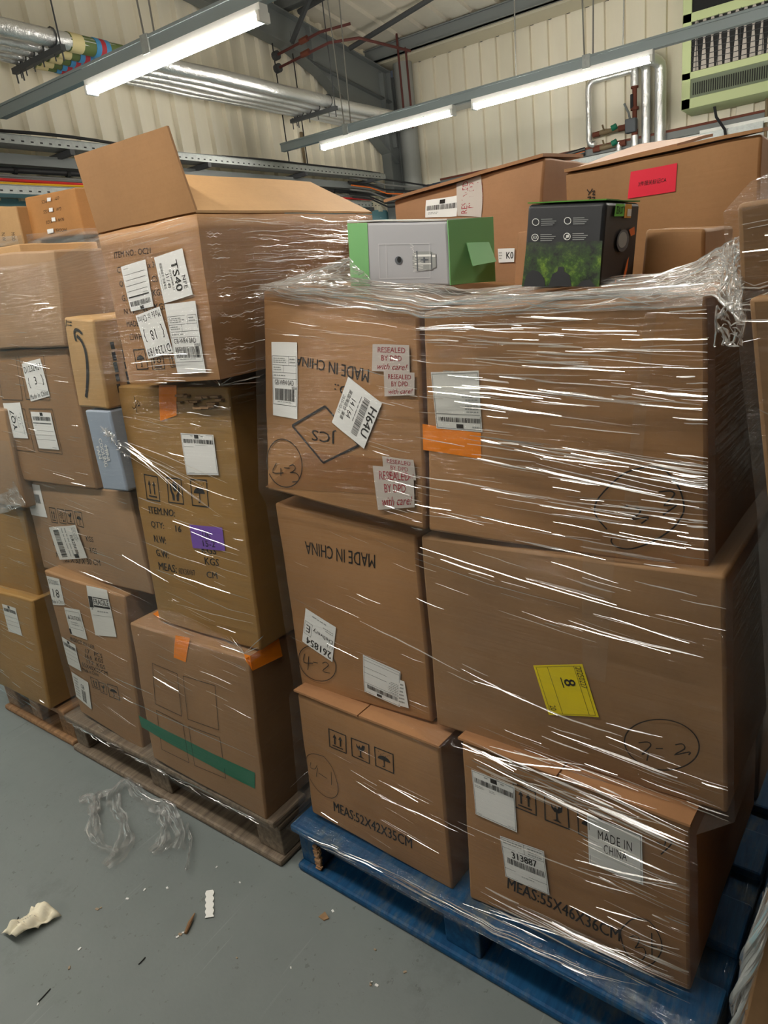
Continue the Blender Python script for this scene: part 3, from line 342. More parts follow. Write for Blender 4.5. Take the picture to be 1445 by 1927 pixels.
 ('B2', 'label', 'shipping_label', [(0.0477, 0.4339), (0.2539, 0.4435), (0.2443, 0.635), (0.0306, 0.6331)], {'items': [('blk', 0.4, 0.02, 0.55, 0.12), ('bar', 0.06, 0.14, 0.95, 0.27), ('hl', 0.05, 0.95, 0.4), ('hl', 0.05, 0.95, 0.55), ('hl', 0.05, 0.95, 0.7)], 'col': 'greypaper', 'label': None}),
 ('B2', 'label', 'address_label', [(0.0592, 0.6813), (0.3136, 0.6955), (0.269, 0.9009), (0.0207, 0.8759)], {'items': [('greek', 0.1, 0.1, 0.4, 0.9, 7), ('text', 'GB', 0.5, 0.25, 0.7, 0.4, 0), ('bar', 0.5, 0.45, 0.75, 0.9)], 'col': 'greypaper', 'label': None}),
 ('B2', 'text', 'INSECT KILLER', [(0.1889, 0.4023), (0.5375, 0.3915), (0.5311, 0.4163), (0.1797, 0.4308)], {'col': 'ink', 'bold': 0, 'part': 'printed_text'}),
 ('B2', 'text', '17   PCS', [(0.3945, 0.4415), (0.6282, 0.4266), (0.6217, 0.4576), (0.3858, 0.4729)], {'col': 'ink', 'bold': 0, 'part': 'printed_text'}),
 ('B2', 'text', '16.6  KGS', [(0.3723, 0.4806), (0.6274, 0.4642), (0.6221, 0.4919), (0.3651, 0.5119)], {'col': 'ink', 'bold': 0, 'part': 'printed_text'}),
 ('B2', 'text', '17.7  KGS', [(0.3769, 0.5198), (0.6377, 0.5025), (0.6339, 0.5309), (0.3728, 0.5481)], {'col': 'ink', 'bold': 0, 'part': 'printed_text'}),
 ('B2', 'text', '55X40X55CM', [(0.283, 0.5628), (0.6571, 0.5389), (0.6495, 0.569), (0.2754, 0.5932)], {'col': 'ink', 'bold': 0, 'part': 'printed_text'}),
 ('B2', 'text', 'Made in China', [(0.269, 0.6029), (0.5202, 0.581), (0.5132, 0.6067), (0.2605, 0.6312)], {'col': 'ink', 'bold': 0, 'part': 'printed_text'}),
 ('B2', 'icon', 'up', [(0.3643, 0.6437), (0.489, 0.6367), (0.4781, 0.7126), (0.3588, 0.7217)], {'col': 'ink'}),
 ('B2', 'icon', 'glass', [(0.4929, 0.6479), (0.5989, 0.6384), (0.59, 0.7196), (0.4861, 0.727)], {'col': 'ink'}),
 ('B2', 'icon', 'umbrella', [(0.619, 0.6295), (0.7635, 0.6183), (0.7744, 0.7106), (0.6182, 0.7222)], {'col': 'ink'}),
 ('B4', 'icon', 'up', [(0.1339, 0.3408), (0.2779, 0.3444), (0.2657, 0.4497), (0.1234, 0.4477)], {'col': 'ink'}),
 ('B4', 'icon', 'hands', [(0.3651, 0.343), (0.5056, 0.3431), (0.4969, 0.4468), (0.3483, 0.4474)], {'col': 'ink'}),
 ('B4', 'icon', 'umbrella', [(0.5858, 0.3409), (0.7388, 0.3377), (0.7263, 0.4449), (0.5737, 0.4462)], {'col': 'ink'}),
 ('B4', 'text', 'ITEM.NO:', [(0.1287, 0.475), (0.4025, 0.4734), (0.3917, 0.5018), (0.1262, 0.5055)], {'col': 'ink', 'bold': 1, 'part': 'printed_text'}),
 ('B4', 'text', 'QTY:', [(0.1237, 0.5363), (0.2642, 0.5353), (0.2559, 0.5662), (0.1234, 0.5671)], {'col': 'ink', 'bold': 1, 'part': 'printed_text'}),
 ('B4', 'text', '16', [(0.3785, 0.5366), (0.4409, 0.5355), (0.4354, 0.5614), (0.3768, 0.5624)], {'col': 'ink', 'bold': 1, 'part': 'printed_text'}),
 ('B4', 'text', 'N.W:', [(0.1307, 0.5958), (0.2591, 0.5947), (0.2529, 0.6259), (0.1282, 0.6272)], {'col': 'ink', 'bold': 1, 'part': 'printed_text'}),
 ('B4', 'text', 'G.W:', [(0.1257, 0.6587), (0.2619, 0.656), (0.2578, 0.6875), (0.1285, 0.6883)], {'col': 'ink', 'bold': 1, 'part': 'printed_text'}),
 ('B4', 'text', 'MEAS:', [(0.1302, 0.7153), (0.3203, 0.7102), (0.3111, 0.745), (0.1291, 0.7492)], {'col': 'ink', 'bold': 1, 'part': 'printed_text'}),
 ('B4', 'text', 'KGS', [(0.6018, 0.604), (0.7345, 0.5995), (0.7293, 0.6281), (0.5999, 0.6328)], {'col': 'ink', 'bold': 1, 'part': 'printed_text'}),
 ('B4', 'text', 'KGS', [(0.6138, 0.6485), (0.7462, 0.6449), (0.737, 0.675), (0.6115, 0.6785)], {'col': 'ink', 'bold': 1, 'part': 'printed_text'}),
 ('B4', 'text', 'CM', [(0.6093, 0.7086), (0.71, 0.7021), (0.7091, 0.7294), (0.6082, 0.7354)], {'col': 'ink', 'bold': 1, 'part': 'printed_text'}),
 ('B4', 'text', '60X38X67', [(0.3359, 0.7185), (0.5002, 0.7132), (0.502, 0.7366), (0.3318, 0.7457)], {'col': 'ink', 'bold': 0, 'part': 'printed_text'}),
 ('B4', 'label', 'route_label', [(0.5276, 0.5235), (0.8185, 0.5131), (0.8162, 0.6057), (0.5276, 0.6178)], {'items': [('text', 'UK', 0.38, 0.25, 0.62, 0.5, 0), ('text', '15-2', 0.35, 0.62, 0.72, 0.88, 0)], 'col': 'purple', 'label': None}),
 ('B4', 'tape', 'orange_tape', [(0.422, -0.0105), (0.5788, -0.0085), (0.5522, 0.1004), (0.398, 0.126)], {'col': 'orange'}),
 ('B4', 'hand', 'handwriting', [[(0.1696, 0.0384), (0.1741, 0.067), (0.1753, 0.1006)], [(0.1359, 0.0769), (0.1578, 0.084), (0.1986, 0.062)], [(0.1966, 0.0525), (0.215, 0.0666), (0.1933, 0.074), (0.2216, 0.0714)]], {'w': 0.0018, 'col': 'ink'}),
 ('B4', 'label', 'shipping_label', [(0.5724, 0.1658), (0.8539, 0.1639), (0.8529, 0.3138), (0.5719, 0.3242)], {'items': [('frame', 0.02, 0.02, 0.98, 0.97), ('bar', 0.06, 0.13, 0.97, 0.23), ('blk', 0.42, 0.02, 0.55, 0.11), ('greek', 0.3, 0.03, 0.38, 0.08, 1), ('greek', 0.62, 0.03, 0.7, 0.08, 1), ('greek', 0.06, 0.3, 0.4, 0.33, 1), ('greek', 0.42, 0.26, 0.8, 0.28, 1), ('greek', 0.1, 0.94, 0.3, 0.96, 1)], 'col': 'paper', 'label': None}),
 ('B1', 'hand', 'printed_line', [[(0.1755, 0.2286), (0.4128, 0.237), (0.3882, 0.5288), (0.1422, 0.5301), (0.1755, 0.2286)], [(0.4648, 0.2364), (0.725, 0.2278), (0.7095, 0.514), (0.4433, 0.5322), (0.4648, 0.2364)], [(0.1425, 0.5777), (0.3891, 0.5839), (0.3824, 0.863), (0.1254, 0.875), (0.1425, 0.5777)], [(0.4405, 0.5813), (0.7101, 0.5623), (0.7115, 0.838), (0.436, 0.8609), (0.4405, 0.5813)]], {'w': 0.0016, 'col': 'ink'}),
 ('B1', 'tape', 'green_tape', [(-0.0694, 0.6957), (0.9528, 0.7034), (0.9396, 0.8121), (-0.0584, 0.781)], {'col': 'green'}),
 ('B1', 'tape', 'orange_tape', [(0.4305, -0.0129), (0.5553, -0.0257), (0.5001, 0.1406), (0.3959, 0.1355)], {'col': 'orange'}),
 ('B1', 'tape', 'orange_tape', [(0.967, -0.0213), (1.0101, -0.0235), (1.0176, 0.0549), (0.9773, 0.0165)], {'col': 'orange'}),
 ('D1', 'label', 'shipping_label', [(0.5457, 0.1048), (0.7546, 0.1091), (0.7929, 0.3477), (0.581, 0.3515)], {'items': [('blk', 0.4, 0.01, 0.55, 0.1), ('bar', 0.06, 0.12, 0.95, 0.24), ('hl', 0.05, 0.95, 0.4), ('hl', 0.05, 0.95, 0.55), ('hl', 0.05, 0.95, 0.7)], 'col': 'greypaper', 'label': None}),
 ('C1', 'label', 'shipping_label', [(0.244, 0.062), (0.4568, 0.0838), (0.4549, 0.2176), (0.2391, 0.1735)], {'items': [('bar', 0.05, 0.34, 1, 0.6), ('blk', 0.45, 0.08, 0.62, 0.3), ('greek', 0.1, 0.7, 0.5, 0.85, 2)], 'col': 'paper', 'label': None}),
 ('C1', 'label', 'resealed_tape', [(0.6163, 0.2677), (0.4606, 0.2171), (0.4358, 0.0003), (0.6021, 0.0027)], {'items': [], 'col': 'whitetape', 'label': None}),
 ('C1', 'text', 'RESEALED', [(0.4833, 0.21), (0.4762, 0.0072), (0.5126, 0.0097), (0.5205, 0.2182)], {'col': 'redink', 'bold': 0, 'part': 'tape_lettering'}),
 ('C1', 'text', 'BY DPD', [(0.5263, 0.1887), (0.5179, 0.0261), (0.5504, 0.031), (0.5612, 0.1932)], {'col': 'redink', 'bold': 0, 'part': 'tape_lettering'}),
 ('C1', 'text', 'with care!', [(0.5831, 0.1846), (0.5756, 0.0406), (0.6077, 0.0487), (0.6158, 0.1886)], {'col': 'redink', 'bold': 0, 'part': 'tape_lettering'}),
 ('C1', 'hand', 'handwriting', [[(0.6329, 0.4873), (0.618, 0.4899), (0.6219, 0.5164), (0.6483, 0.5294), (0.6429, 0.5544), (0.6223, 0.5598)], [(0.7076, 0.5272), (0.7073, 0.5336), (0.7059, 0.5394), (0.7037, 0.5446), (0.7007, 0.5489), (0.697, 0.5521), (0.6928, 0.554), (0.6882, 0.5546), (0.6836, 0.5539), (0.679, 0.5518), (0.6747, 0.5485), (0.6708, 0.5441), (0.6676, 0.5388), (0.6652, 0.5328), (0.6637, 0.5264), (0.6631, 0.5199), (0.6635, 0.5135), (0.6649, 0.5076), (0.6671, 0.5024), (0.6702, 0.4981), (0.6739, 0.495), (0.6781, 0.4931), (0.6826, 0.4926), (0.6873, 0.4934), (0.6918, 0.4955), (0.6961, 0.4988), (0.6999, 0.5032), (0.7031, 0.5085), (0.7055, 0.5144), (0.707, 0.5208), (0.7076, 0.5272)]], {'w': 0.002, 'col': 'ink'}),
 ('C1', 'label', 'address_label', [(0.7466, 0.4748), (0.8505, 0.488), (0.8535, 0.5711), (0.7542, 0.562)], {'items': [('text', 'K0', 0.5, 0.25, 0.95, 0.75, 1), ('greek', 0.05, 0.2, 0.25, 0.8, 3)], 'col': 'paper', 'label': None}),
 ('C2', 'label', 'red_customs_label', [(0.366, 0.0649), (0.6088, 0.0659), (0.6016, 0.2209), (0.3557, 0.2149)], {'items': [('text', '3件报关标记CA', 0.2, 0.42, 0.8, 0.6, 0)], 'col': 'red', 'label': None}),
 ('C2', 'hand', 'handwriting', [[(0.1329, 0.1172), (0.1486, 0.1371), (0.1631, 0.1163)], [(0.1486, 0.1371), (0.1404, 0.1525)], [(0.1628, 0.1364), (0.1755, 0.1304), (0.1658, 0.1538), (0.1784, 0.1528)], [(0.1355, 0.1652), (0.1562, 0.1656), (0.1432, 0.187)], [(0.1625, 0.1701), (0.1782, 0.1713), (0.1685, 0.1916), (0.1812, 0.1938)]], {'w': 0.002, 'col': 'ink'}),
 ('E1', 'text', 'QTY', [(0.6788, 0.1803), (0.5927, 0.1783), (0.6073, 0.1009), (0.6934, 0.1035)], {'col': 'ink', 'bold': 0, 'part': 'printed_text'}),
 ('E1', 'text', 'PCS', [(0.4395, 0.2118), (0.3355, 0.2072), (0.3415, 0.1339), (0.4456, 0.1393)], {'col': 'ink', 'bold': 0, 'part': 'printed_text'}),
 ('E1', 'text', 'G.W', [(0.6821, 0.4142), (0.5881, 0.4127), (0.5984, 0.3415), (0.691, 0.3433)], {'col': 'ink', 'bold': 0, 'part': 'printed_text'}),
 ('E1', 'text', 'KGS', [(0.4547, 0.4339), (0.3357, 0.4353), (0.3452, 0.3587), (0.4645, 0.3565)], {'col': 'ink', 'bold': 0, 'part': 'printed_text'}),
 ('E1', 'text', 'N.W', [(0.6889, 0.6456), (0.5751, 0.6479), (0.584, 0.5755), (0.6975, 0.5756)], {'col': 'ink', 'bold': 0, 'part': 'printed_text'}),
 ('E1', 'text', 'KGS', [(0.4628, 0.6709), (0.3451, 0.6719), (0.3537, 0.5993), (0.4717, 0.5975)], {'col': 'ink', 'bold': 0, 'part': 'printed_text'}),
 ('E1', 'text', 'MODEL', [(0.6954, 0.8803), (0.4898, 0.8837), (0.4992, 0.8066), (0.7048, 0.8048)], {'col': 'ink', 'bold': 0, 'part': 'printed_text'}),
 ('E1', 'label', 'count_sticker', [(0.4745, 0.1046), (0.5468, 0.112), (0.5364, 0.1909), (0.4669, 0.1847)], {'items': [], 'col': 'paper', 'label': None}),
 ('E1', 'label', 'count_sticker', [(0.4802, 0.3349), (0.5486, 0.3367), (0.5404, 0.4201), (0.4707, 0.4187)], {'items': [], 'col': 'paper', 'label': None}),
 ('E1', 'label', 'count_sticker', [(0.4903, 0.551), (0.5569, 0.5511), (0.5515, 0.6358), (0.4836, 0.6361)], {'items': [], 'col': 'paper', 'label': None}),
 ('E1', 'label', 'count_sticker', [(0.3582, 0.7971), (0.4841, 0.7943), (0.4701, 0.8893), (0.355, 0.8982)], {'items': [], 'col': 'paper', 'label': None}),
 ('E2', 'text', 'N.W', [(0.5228, 0.6536), (0.4924, 0.8543), (0.3751, 0.8582), (0.4115, 0.6534)], {'col': 'ink', 'bold': 0, 'part': 'printed_text'}),
 ('E2', 'text', 'MOD', [(0.8065, 0.6545), (0.7737, 0.8675), (0.6822, 0.8724), (0.7038, 0.66)], {'col': 'ink', 'bold': 0, 'part': 'printed_text'}),
 ('G1', 'tape', 'green_panel', [(0.0, -0.0), (0.2222, 0.0012), (0.2067, 1.0), (0.0, 1.0)], {'col': 'boxgreen'}),
 ('G1', 'hand', 'printed_line', [[(0.3287, 0.3347), (0.8309, 0.3332), (0.8213, 0.859), (0.3197, 0.8746), (0.3287, 0.3347)], [(0.4063, 0.3372), (0.3947, 0.8703)]], {'w': 0.0008, 'col': 'lightline'}),
 ('G1', 'picture', 'tumbler_picture', [(0.505, 0.3081), (0.9099, 0.3134), (0.9005, 0.8409), (0.4936, 0.8471)], {}),
 ('Z1', 'picture', 'landscape_picture', [(0.0258, 0.4524), (0.9966, 0.4534), (1.0, 1.0), (0.0, 1.0)], {}),
 ('Z1', 'hand', 'printed_ring', [[(0.1776, 0.2129), (0.1764, 0.225), (0.171, 0.2359), (0.1619, 0.2444), (0.15, 0.2497), (0.1365, 0.2513), (0.1226, 0.249), (0.1098, 0.2431), (0.0993, 0.234), (0.0921, 0.2228), (0.089, 0.2105), (0.0902, 0.1983), (0.0957, 0.1874), (0.1049, 0.1789), (0.1168, 0.1736), (0.1304, 0.1721), (0.1442, 0.1744), (0.1569, 0.1804), (0.1674, 0.1894), (0.1745, 0.2006), (0.1776, 0.2129)]], {'w': 0.001, 'col': 'whiteink'}),
 ('Z1', 'hand', 'printed_line', [[(0.2031, 0.1813), (0.3528, 0.1819)]], {'w': 0.001, 'col': 'greyink'}),
 ('Z1', 'hand', 'printed_line', [[(0.2049, 0.2046), (0.4053, 0.2066)]], {'w': 0.001, 'col': 'greyink'}),
 ('Z1', 'hand', 'printed_line', [[(0.2067, 0.228), (0.3838, 0.2291)]], {'w': 0.001, 'col': 'greyink'}),
 ('Z1', 'hand', 'printed_line', [[(0.2085, 0.2514), (0.3623, 0.2518)]], {'w': 0.001, 'col': 'greyink'}),
 ('Z1', 'hand', 'printed_ring', [[(0.593, 0.21), (0.592, 0.222), (0.587, 0.2328), (0.5785, 0.2412), (0.5673, 0.2464), (0.5545, 0.248), (0.5414, 0.2457), (0.5292, 0.2398), (0.5192, 0.2309), (0.5123, 0.2198), (0.5093, 0.2077), (0.5104, 0.1957), (0.5154, 0.1849), (0.524, 0.1766), (0.5353, 0.1714), (0.5481, 0.1698), (0.5612, 0.1721), (0.5733, 0.178), (0.5832, 0.1869), (0.59, 0.1979), (0.593, 0.21)]], {'w': 0.001, 'col': 'whiteink'}),
 ('Z1', 'hand', 'printed_line', [[(0.6169, 0.1789), (0.7585, 0.1796)]], {'w': 0.001, 'col': 'greyink'}),
 ('Z1', 'hand', 'printed_line', [[(0.6188, 0.2019), (0.8083, 0.2039)]], {'w': 0.001, 'col': 'greyink'}),
 ('Z1', 'hand', 'printed_line', [[(0.6207, 0.225), (0.7882, 0.2261)]], {'w': 0.001, 'col': 'greyink'}),
 ('Z1', 'hand', 'printed_line', [[(0.6226, 0.248), (0.768, 0.2484)]], {'w': 0.001, 'col': 'greyink'}),
 ('Z1', 'hand', 'printed_ring', [[(0.1838, 0.3971), (0.1826, 0.4095), (0.1772, 0.4205), (0.1681, 0.4292), (0.1561, 0.4346), (0.1426, 0.4363), (0.1287, 0.4341), (0.1158, 0.4281), (0.1052, 0.4191), (0.098, 0.4077), (0.0949, 0.3953), (0.0962, 0.3829), (0.1017, 0.3719), (0.1109, 0.3633), (0.1228, 0.3579), (0.1364, 0.3562), (0.1503, 0.3585), (0.1631, 0.3644), (0.1736, 0.3735), (0.1807, 0.3847), (0.1838, 0.3971)]], {'w': 0.001, 'col': 'whiteink'}),
 ('Z1', 'hand', 'printed_line', [[(0.2093, 0.3651), (0.3595, 0.3648)]], {'w': 0.001, 'col': 'greyink'}),
 ('Z1', 'hand', 'printed_line', [[(0.2112, 0.3886), (0.4122, 0.3893)]], {'w': 0.001, 'col': 'greyink'}),
 ('Z1', 'hand', 'printed_line', [[(0.213, 0.4123), (0.3906, 0.4123)]], {'w': 0.001, 'col': 'greyink'}),
 ('Z1', 'hand', 'printed_line', [[(0.2148, 0.4359), (0.369, 0.4353)]], {'w': 0.001, 'col': 'greyink'}),
 ('Z1', 'hand', 'printed_ring', [[(0.6007, 0.3952), (0.5997, 0.4073), (0.5947, 0.4182), (0.5861, 0.4268), (0.5749, 0.4321), (0.5621, 0.4338), (0.5489, 0.4316), (0.5367, 0.4257), (0.5267, 0.4168), (0.5198, 0.4056), (0.5167, 0.3934), (0.5178, 0.3812), (0.5229, 0.3703), (0.5315, 0.3618), (0.5428, 0.3565), (0.5556, 0.3549), (0.5688, 0.3571), (0.5809, 0.3629), (0.5908, 0.3719), (0.5977, 0.383), (0.6007, 0.3952)]], {'w': 0.001, 'col': 'whiteink'}),
 ('Z1', 'hand', 'printed_line', [[(0.6246, 0.3636), (0.7666, 0.3633)]], {'w': 0.001, 'col': 'greyink'}),
 ('Z1', 'hand', 'printed_line', [[(0.6265, 0.3868), (0.8166, 0.3875)]], {'w': 0.001, 'col': 'greyink'}),
 ('Z1', 'hand', 'printed_line', [[(0.6284, 0.4101), (0.7964, 0.4101)]], {'w': 0.001, 'col': 'greyink'}),
 ('Z1', 'hand', 'printed_line', [[(0.6304, 0.4334), (0.7761, 0.4328)]], {'w': 0.001, 'col': 'greyink'}),
 ('Z1', 'text', 'AUX', [(0.1095, 0.3738), (0.1701, 0.3751), (0.1731, 0.4151), (0.1125, 0.4139)], {'col': 'whiteink', 'bold': 0, 'part': 'printed_text'}),
 ('Z1', 'text', '♫', [(0.5303, 0.3722), (0.5835, 0.3698), (0.5876, 0.42), (0.5344, 0.4225)], {'col': 'whiteink', 'bold': 0, 'part': 'printed_text'}),
]
STREAKS=[('B4', [(-0.1228, 0.191), (0.1785, 0.2671), (0.4257, 0.3574)], 0.0035), ('B4', [(-0.0514, 0.2087), (0.3452, 0.3021), (0.6774, 0.4067)], 0.0022), ('B4', [(-0.1134, 0.2299), (0.4267, 0.3416), (0.8776, 0.4599)], 0.0022), ('B4', [(-0.0186, 0.1993), (0.5115, 0.2608), (0.9491, 0.3324)], 0.0035), ('B4', [(-0.0799, 0.2203), (0.2686, 0.2546), (0.5544, 0.304)], 0.0022), ('B4', [(-0.1181, 0.1931), (0.3844, 0.3131), (0.8065, 0.44)], 0.0022), ('B4', [(-0.0467, 0.2108), (0.1503, 0.2394), (0.3004, 0.285)], 0.0035), ('B4', [(-0.1086, 0.232), (0.3589, 0.2807), (0.7449, 0.3422)], 0.0022), ('B4', [(-0.0139, 0.2013), (0.2987, 0.2956), (0.5583, 0.403)], 0.0022), ('B4', [(-0.0751, 0.2223), (0.4295, 0.2947), (0.848, 0.3771)], 0.0035), ('B4', [(-0.1134, 0.1951), (0.0718, 0.214), (0.2098, 0.2502)], 0.0022), ('B4', [(-0.042, 0.2128), (0.1765, 0.2471), (0.3469, 0.2979)], 0.0022), ('B4', [(0.8998, 1.0104), (0.6521, 0.9906)], 0.003), ('B4', [(0.8998, 1.0104), (0.7102, 0.964)], 0.003), ('B4', [(0.8998, 1.0104), (0.7577, 0.9529)], 0.003), ('B4', [(0.8998, 1.0104), (0.8018, 0.9514)], 0.003), ('B4', [(0.8998, 1.0104), (0.8439, 0.9547)], 0.003), ('B4', [(0.8998, 1.0104), (1.0853, 0.9081)], 0.003), ('B4', [(0.8998, 1.0104), (1.0269, 0.9647)], 0.003), ('B4', [(0.8998, 1.0104), (0.6828, 1.005)], 0.003), ('B4', [(0.3106, 0.8692), (0.5995, 0.87), (1.0052, 0.8707)], 0.003), ('B4', [(0.4446, 0.7958), (0.8068, 0.8337), (1.0356, 0.8386)], 0.003), ('B4', [(0.2987, 0.2892), (0.5805, 0.3398)], 0.003), ('B4', [(0.3332, 0.7382), (0.8506, 0.7627)], 0.0025), ('B4', [(-0.2303, 0.7071), (0.2627, 0.7801)], 0.0025), ('B4', [(0.9824, -0.0108), (0.8894, -0.0507)], 0.0035), ('B4', [(0.9824, -0.0108), (0.9419, -0.0575)], 0.0035), ('B4', [(0.9824, -0.0108), (1.0837, -0.0388)], 0.0035), ('B4', [(0.9824, -0.0108), (1.1677, -0.0279)], 0.0035), ('B4', [(0.9824, -0.0108), (1.2847, -0.0377)], 0.0035), ('B4', [(0.9824, -0.0108), (1.2808, -0.0206)], 0.0035), ('B1', [(-0.2731, 0.5734), (0.3114, 0.5556), (0.8075, 0.5595), (1.0103, 0.562)], 0.003), ('B1', [(0.2739, 0.9959), (0.6136, 0.9801)], 0.003), ('B1', [(-0.2063, 0.4299), (0.1903, 0.4262)], 0.003), ('A4', [(-0.307, 0.4857), (-0.0934, 0.5474), (0.1501, 0.623)], 0.0045), ('A4', [(0.1623, 0.6051), (0.328, 0.6602), (0.5174, 0.7114)], 0.0045), ('A4', [(0.4156, 0.683), (0.571, 0.7167), (0.723, 0.7242)], 0.0045), ('A4', [(0.6753, 0.6801), (0.7564, 0.6798), (0.8413, 0.6763)], 0.0045), ('A4', [(0.0167, 0.0362), (0.2401, 0.0754), (0.58, 0.139), (0.817, 0.1719)], 0.003), ('A4', [(-0.0118, 0.0929), (0.2977, 0.1507), (0.6117, 0.1888)], 0.003), ('A4', [(0.5746, 0.2512), (0.7687, 0.2838), (0.955, 0.294)], 0.003), ('A4', [(0.5916, 0.2562), (0.738, 0.2767), (0.9415, 0.2917)], 0.003), ('A4', [(0.2033, 0.6475), (0.3874, 0.6663)], 0.003), ('A4', [(0.4771, 0.781), (0.6204, 0.7886)], 0.003), ('A4', [(0.0925, 0.6413), (0.2129, 0.6666)], 0.003), ('A4', [(0.164, 0.5768), (0.2697, 0.6036)], 0.003), ('A4', [(0.2443, 0.0137), (0.4407, 0.0564)], 0.003), ('A4', [(0.4383, 0.0989), (0.727, 0.146)], 0.003), ('A4', [(0.1873, 1.1055), (0.5026, 1.0345), (0.8416, 1.0025)], 0.004), ('A4', [(0.0899, 1.0557), (0.3884, 1.0242), (0.5964, 0.9536)], 0.004), ('A2', [(0.1311, 0.0507), (0.4071, 0.0084), (0.6425, -0.0552)], 0.0035), ('A2', [(0.0915, 0.0043), (0.4816, -0.0399), (0.8919, -0.0635)], 0.0035), ('A2', [(0.2386, 0.0674), (0.5498, 0.0178), (0.8311, 0.0106)], 0.0035), ('A2', [(0.035, -0.0044), (0.3087, -0.0394), (0.6002, -0.1222)], 0.0035), ('A2', [(0.4769, 0.0823), (0.7691, 0.028), (0.9682, -0.0052)], 0.0035), ('A2', [(0.1785, -0.077), (0.3871, -0.1025), (0.6125, -0.1563)], 0.0035), ('A2', [(-0.0165, 0.4593), (0.3639, 0.4557), (0.6949, 0.4359), (0.9153, 0.4682)], 0.0035), ('A2', [(0.5606, 0.3832), (0.762, 0.3493), (0.9661, 0.2989)], 0.0035), ('A2', [(0.5708, 0.4259), (0.7612, 0.3876), (0.9757, 0.3052)], 0.0035), ('A2', [(0.6035, 0.4887), (0.8024, 0.4522)], 0.0035), ('A2', [(0.7181, 0.3841), (0.9658, 0.3359)], 0.0035), ('A2', [(-0.0118, 1.0064), (0.2126, 0.973), (0.5679, 0.9026), (0.7954, 0.8345)], 0.0035), ('A2', [(0.1313, 0.9644), (0.5204, 0.8969)], 0.0035), ('A2', [(0.7757, 0.7338), (0.9735, 0.6781)], 0.0035), ('A2', [(0.8291, 0.7394), (0.9632, 0.7258)], 0.0035), ('A2', [(0.8067, 0.806), (0.9526, 0.8017)], 0.0035), ('A2', [(0.7755, 0.7441), (0.9832, 0.7287)], 0.0035), ('A2', [(0.8692, 0.8888), (0.952, 0.8823)], 0.0035), ('A2', [(0.6451, 0.6298), (0.8525, 0.5832)], 0.0035), ('A1', [(0.6303, 0.4792), (0.8741, 0.4691), (1.0971, 0.4788)], 0.003), ('A1', [(1.0218, 0.4466), (1.1896, 0.453)], 0.003)]
BOXC_FLAP=((1.043, 1.4492, 1.7907), (1.0255, 1.1237, 1.7834))
TENT=[(1.0814, 0.9946, 1.4752), (1.2446, 0.8978, 1.5127), (1.2649, 0.9006, 1.4738), (1.2193, 0.828, 1.4564), (1.0877, 0.8113, 1.4553)]
DRAPE=[[(1.0878, 0.2802, 1.4061), (1.0716, 0.1979, 1.4286), (1.0179, 0.1508, 1.4472), (0.9455, 0.1214, 1.4567)], [(0.985, 0.2469, 1.3934), (0.9754, 0.1856, 1.3927), (0.9525, 0.148, 1.3911), (0.9147, 0.1117, 1.3587)]]
TAIL=[(0.9294, 0.0408, 0.5542), (0.9098, 0.0471, 0.4982), (0.8903, 0.0535, 0.4573), (0.8809, 0.0623, 0.3921), (0.8714, 0.0694, 0.3314), (0.862, 0.0776, 0.2678)]
SCRAPS=[[[(0.8705, 1.9371), (0.8951, 1.92), (0.8706, 1.8493), (0.8073, 1.7744), (0.7817, 1.6943), (0.7846, 1.626)], [(1.0093, 1.8569), (0.9888, 1.8758), (0.9333, 1.8519), (0.8999, 1.7891), (0.8747, 1.7167), (0.8319, 1.6489), (0.7835, 1.6194), (0.7401, 1.6199)], [(0.9349, 1.8714), (0.9149, 1.9015), (0.8673, 1.8561), (0.8407, 1.8061)]], [[(1.006, 1.864), (0.9744, 1.7664), (0.9674, 1.6929), (0.9735, 1.6377), (0.9481, 1.5672), (0.921, 1.5066), (0.872, 1.4781)], [(0.9672, 1.6507), (0.9236, 1.5778), (0.8709, 1.5339), (0.8339, 1.5367)], [(0.9635, 1.5359), (0.9213, 1.4691), (0.8502, 1.4026), (0.8368, 1.3963)]]]
PAPER=[(0.4751, 1.6833), (0.5563, 1.6733), (0.5871, 1.5924), (0.4869, 1.6193)]
STRIP=[(0.8207, 1.3037), (0.8349, 1.2848), (0.7758, 1.2232), (0.7617, 1.2408)]
SLIVER=[(0.759, 1.2748), (0.7324, 1.2622), (0.7077, 1.2512)]
CARD=[(0.9, 0.9847), (0.9139, 0.9737), (0.9085, 0.959), (0.898, 0.9669)]
TWIGS=[[(0.6173, 1.2914), (0.6015, 1.2905), (0.5968, 1.2911)], [(0.4559, 1.4292), (0.4335, 1.4262), (0.4237, 1.4256)], [(0.5289, 1.6975), (0.5075, 1.6767)]]
FLECK=[(0.6464, 1.5247), (0.6536, 1.5193), (0.7471, 1.4596), (0.7802, 1.4075), (0.8849, 1.2406), (0.8927, 1.3369), (0.7651, 0.9592), (0.9305, 0.9638), (0.4197, 1.4209), (0.8204, 0.7744), (0.7058, 1.4782), (0.7009, 1.2641), (0.7076, 1.2605), (0.6929, 1.2643), (0.5527, 1.4607), (0.7226, 1.0903), (0.5098, 1.4378), (0.8247, 0.761), (0.8241, 0.7748), (0.991, 0.6222), (0.9721, 0.4502), (0.8936, 0.8117), (0.8801, 0.7222)]
DFILM=[(1.1714, 2.4741, 1.0602), (1.0986, 2.2309, 1.0079), (1.0624, 2.1133, 0.9297), (1.0668, 2.3881, 0.859)]
KNOT=[(1.0446, 1.5728, 1.1684), (1.0425, 1.5344, 1.1462), (1.0414, 1.5141, 1.1096), (1.0456, 1.5913, 1.1818)]

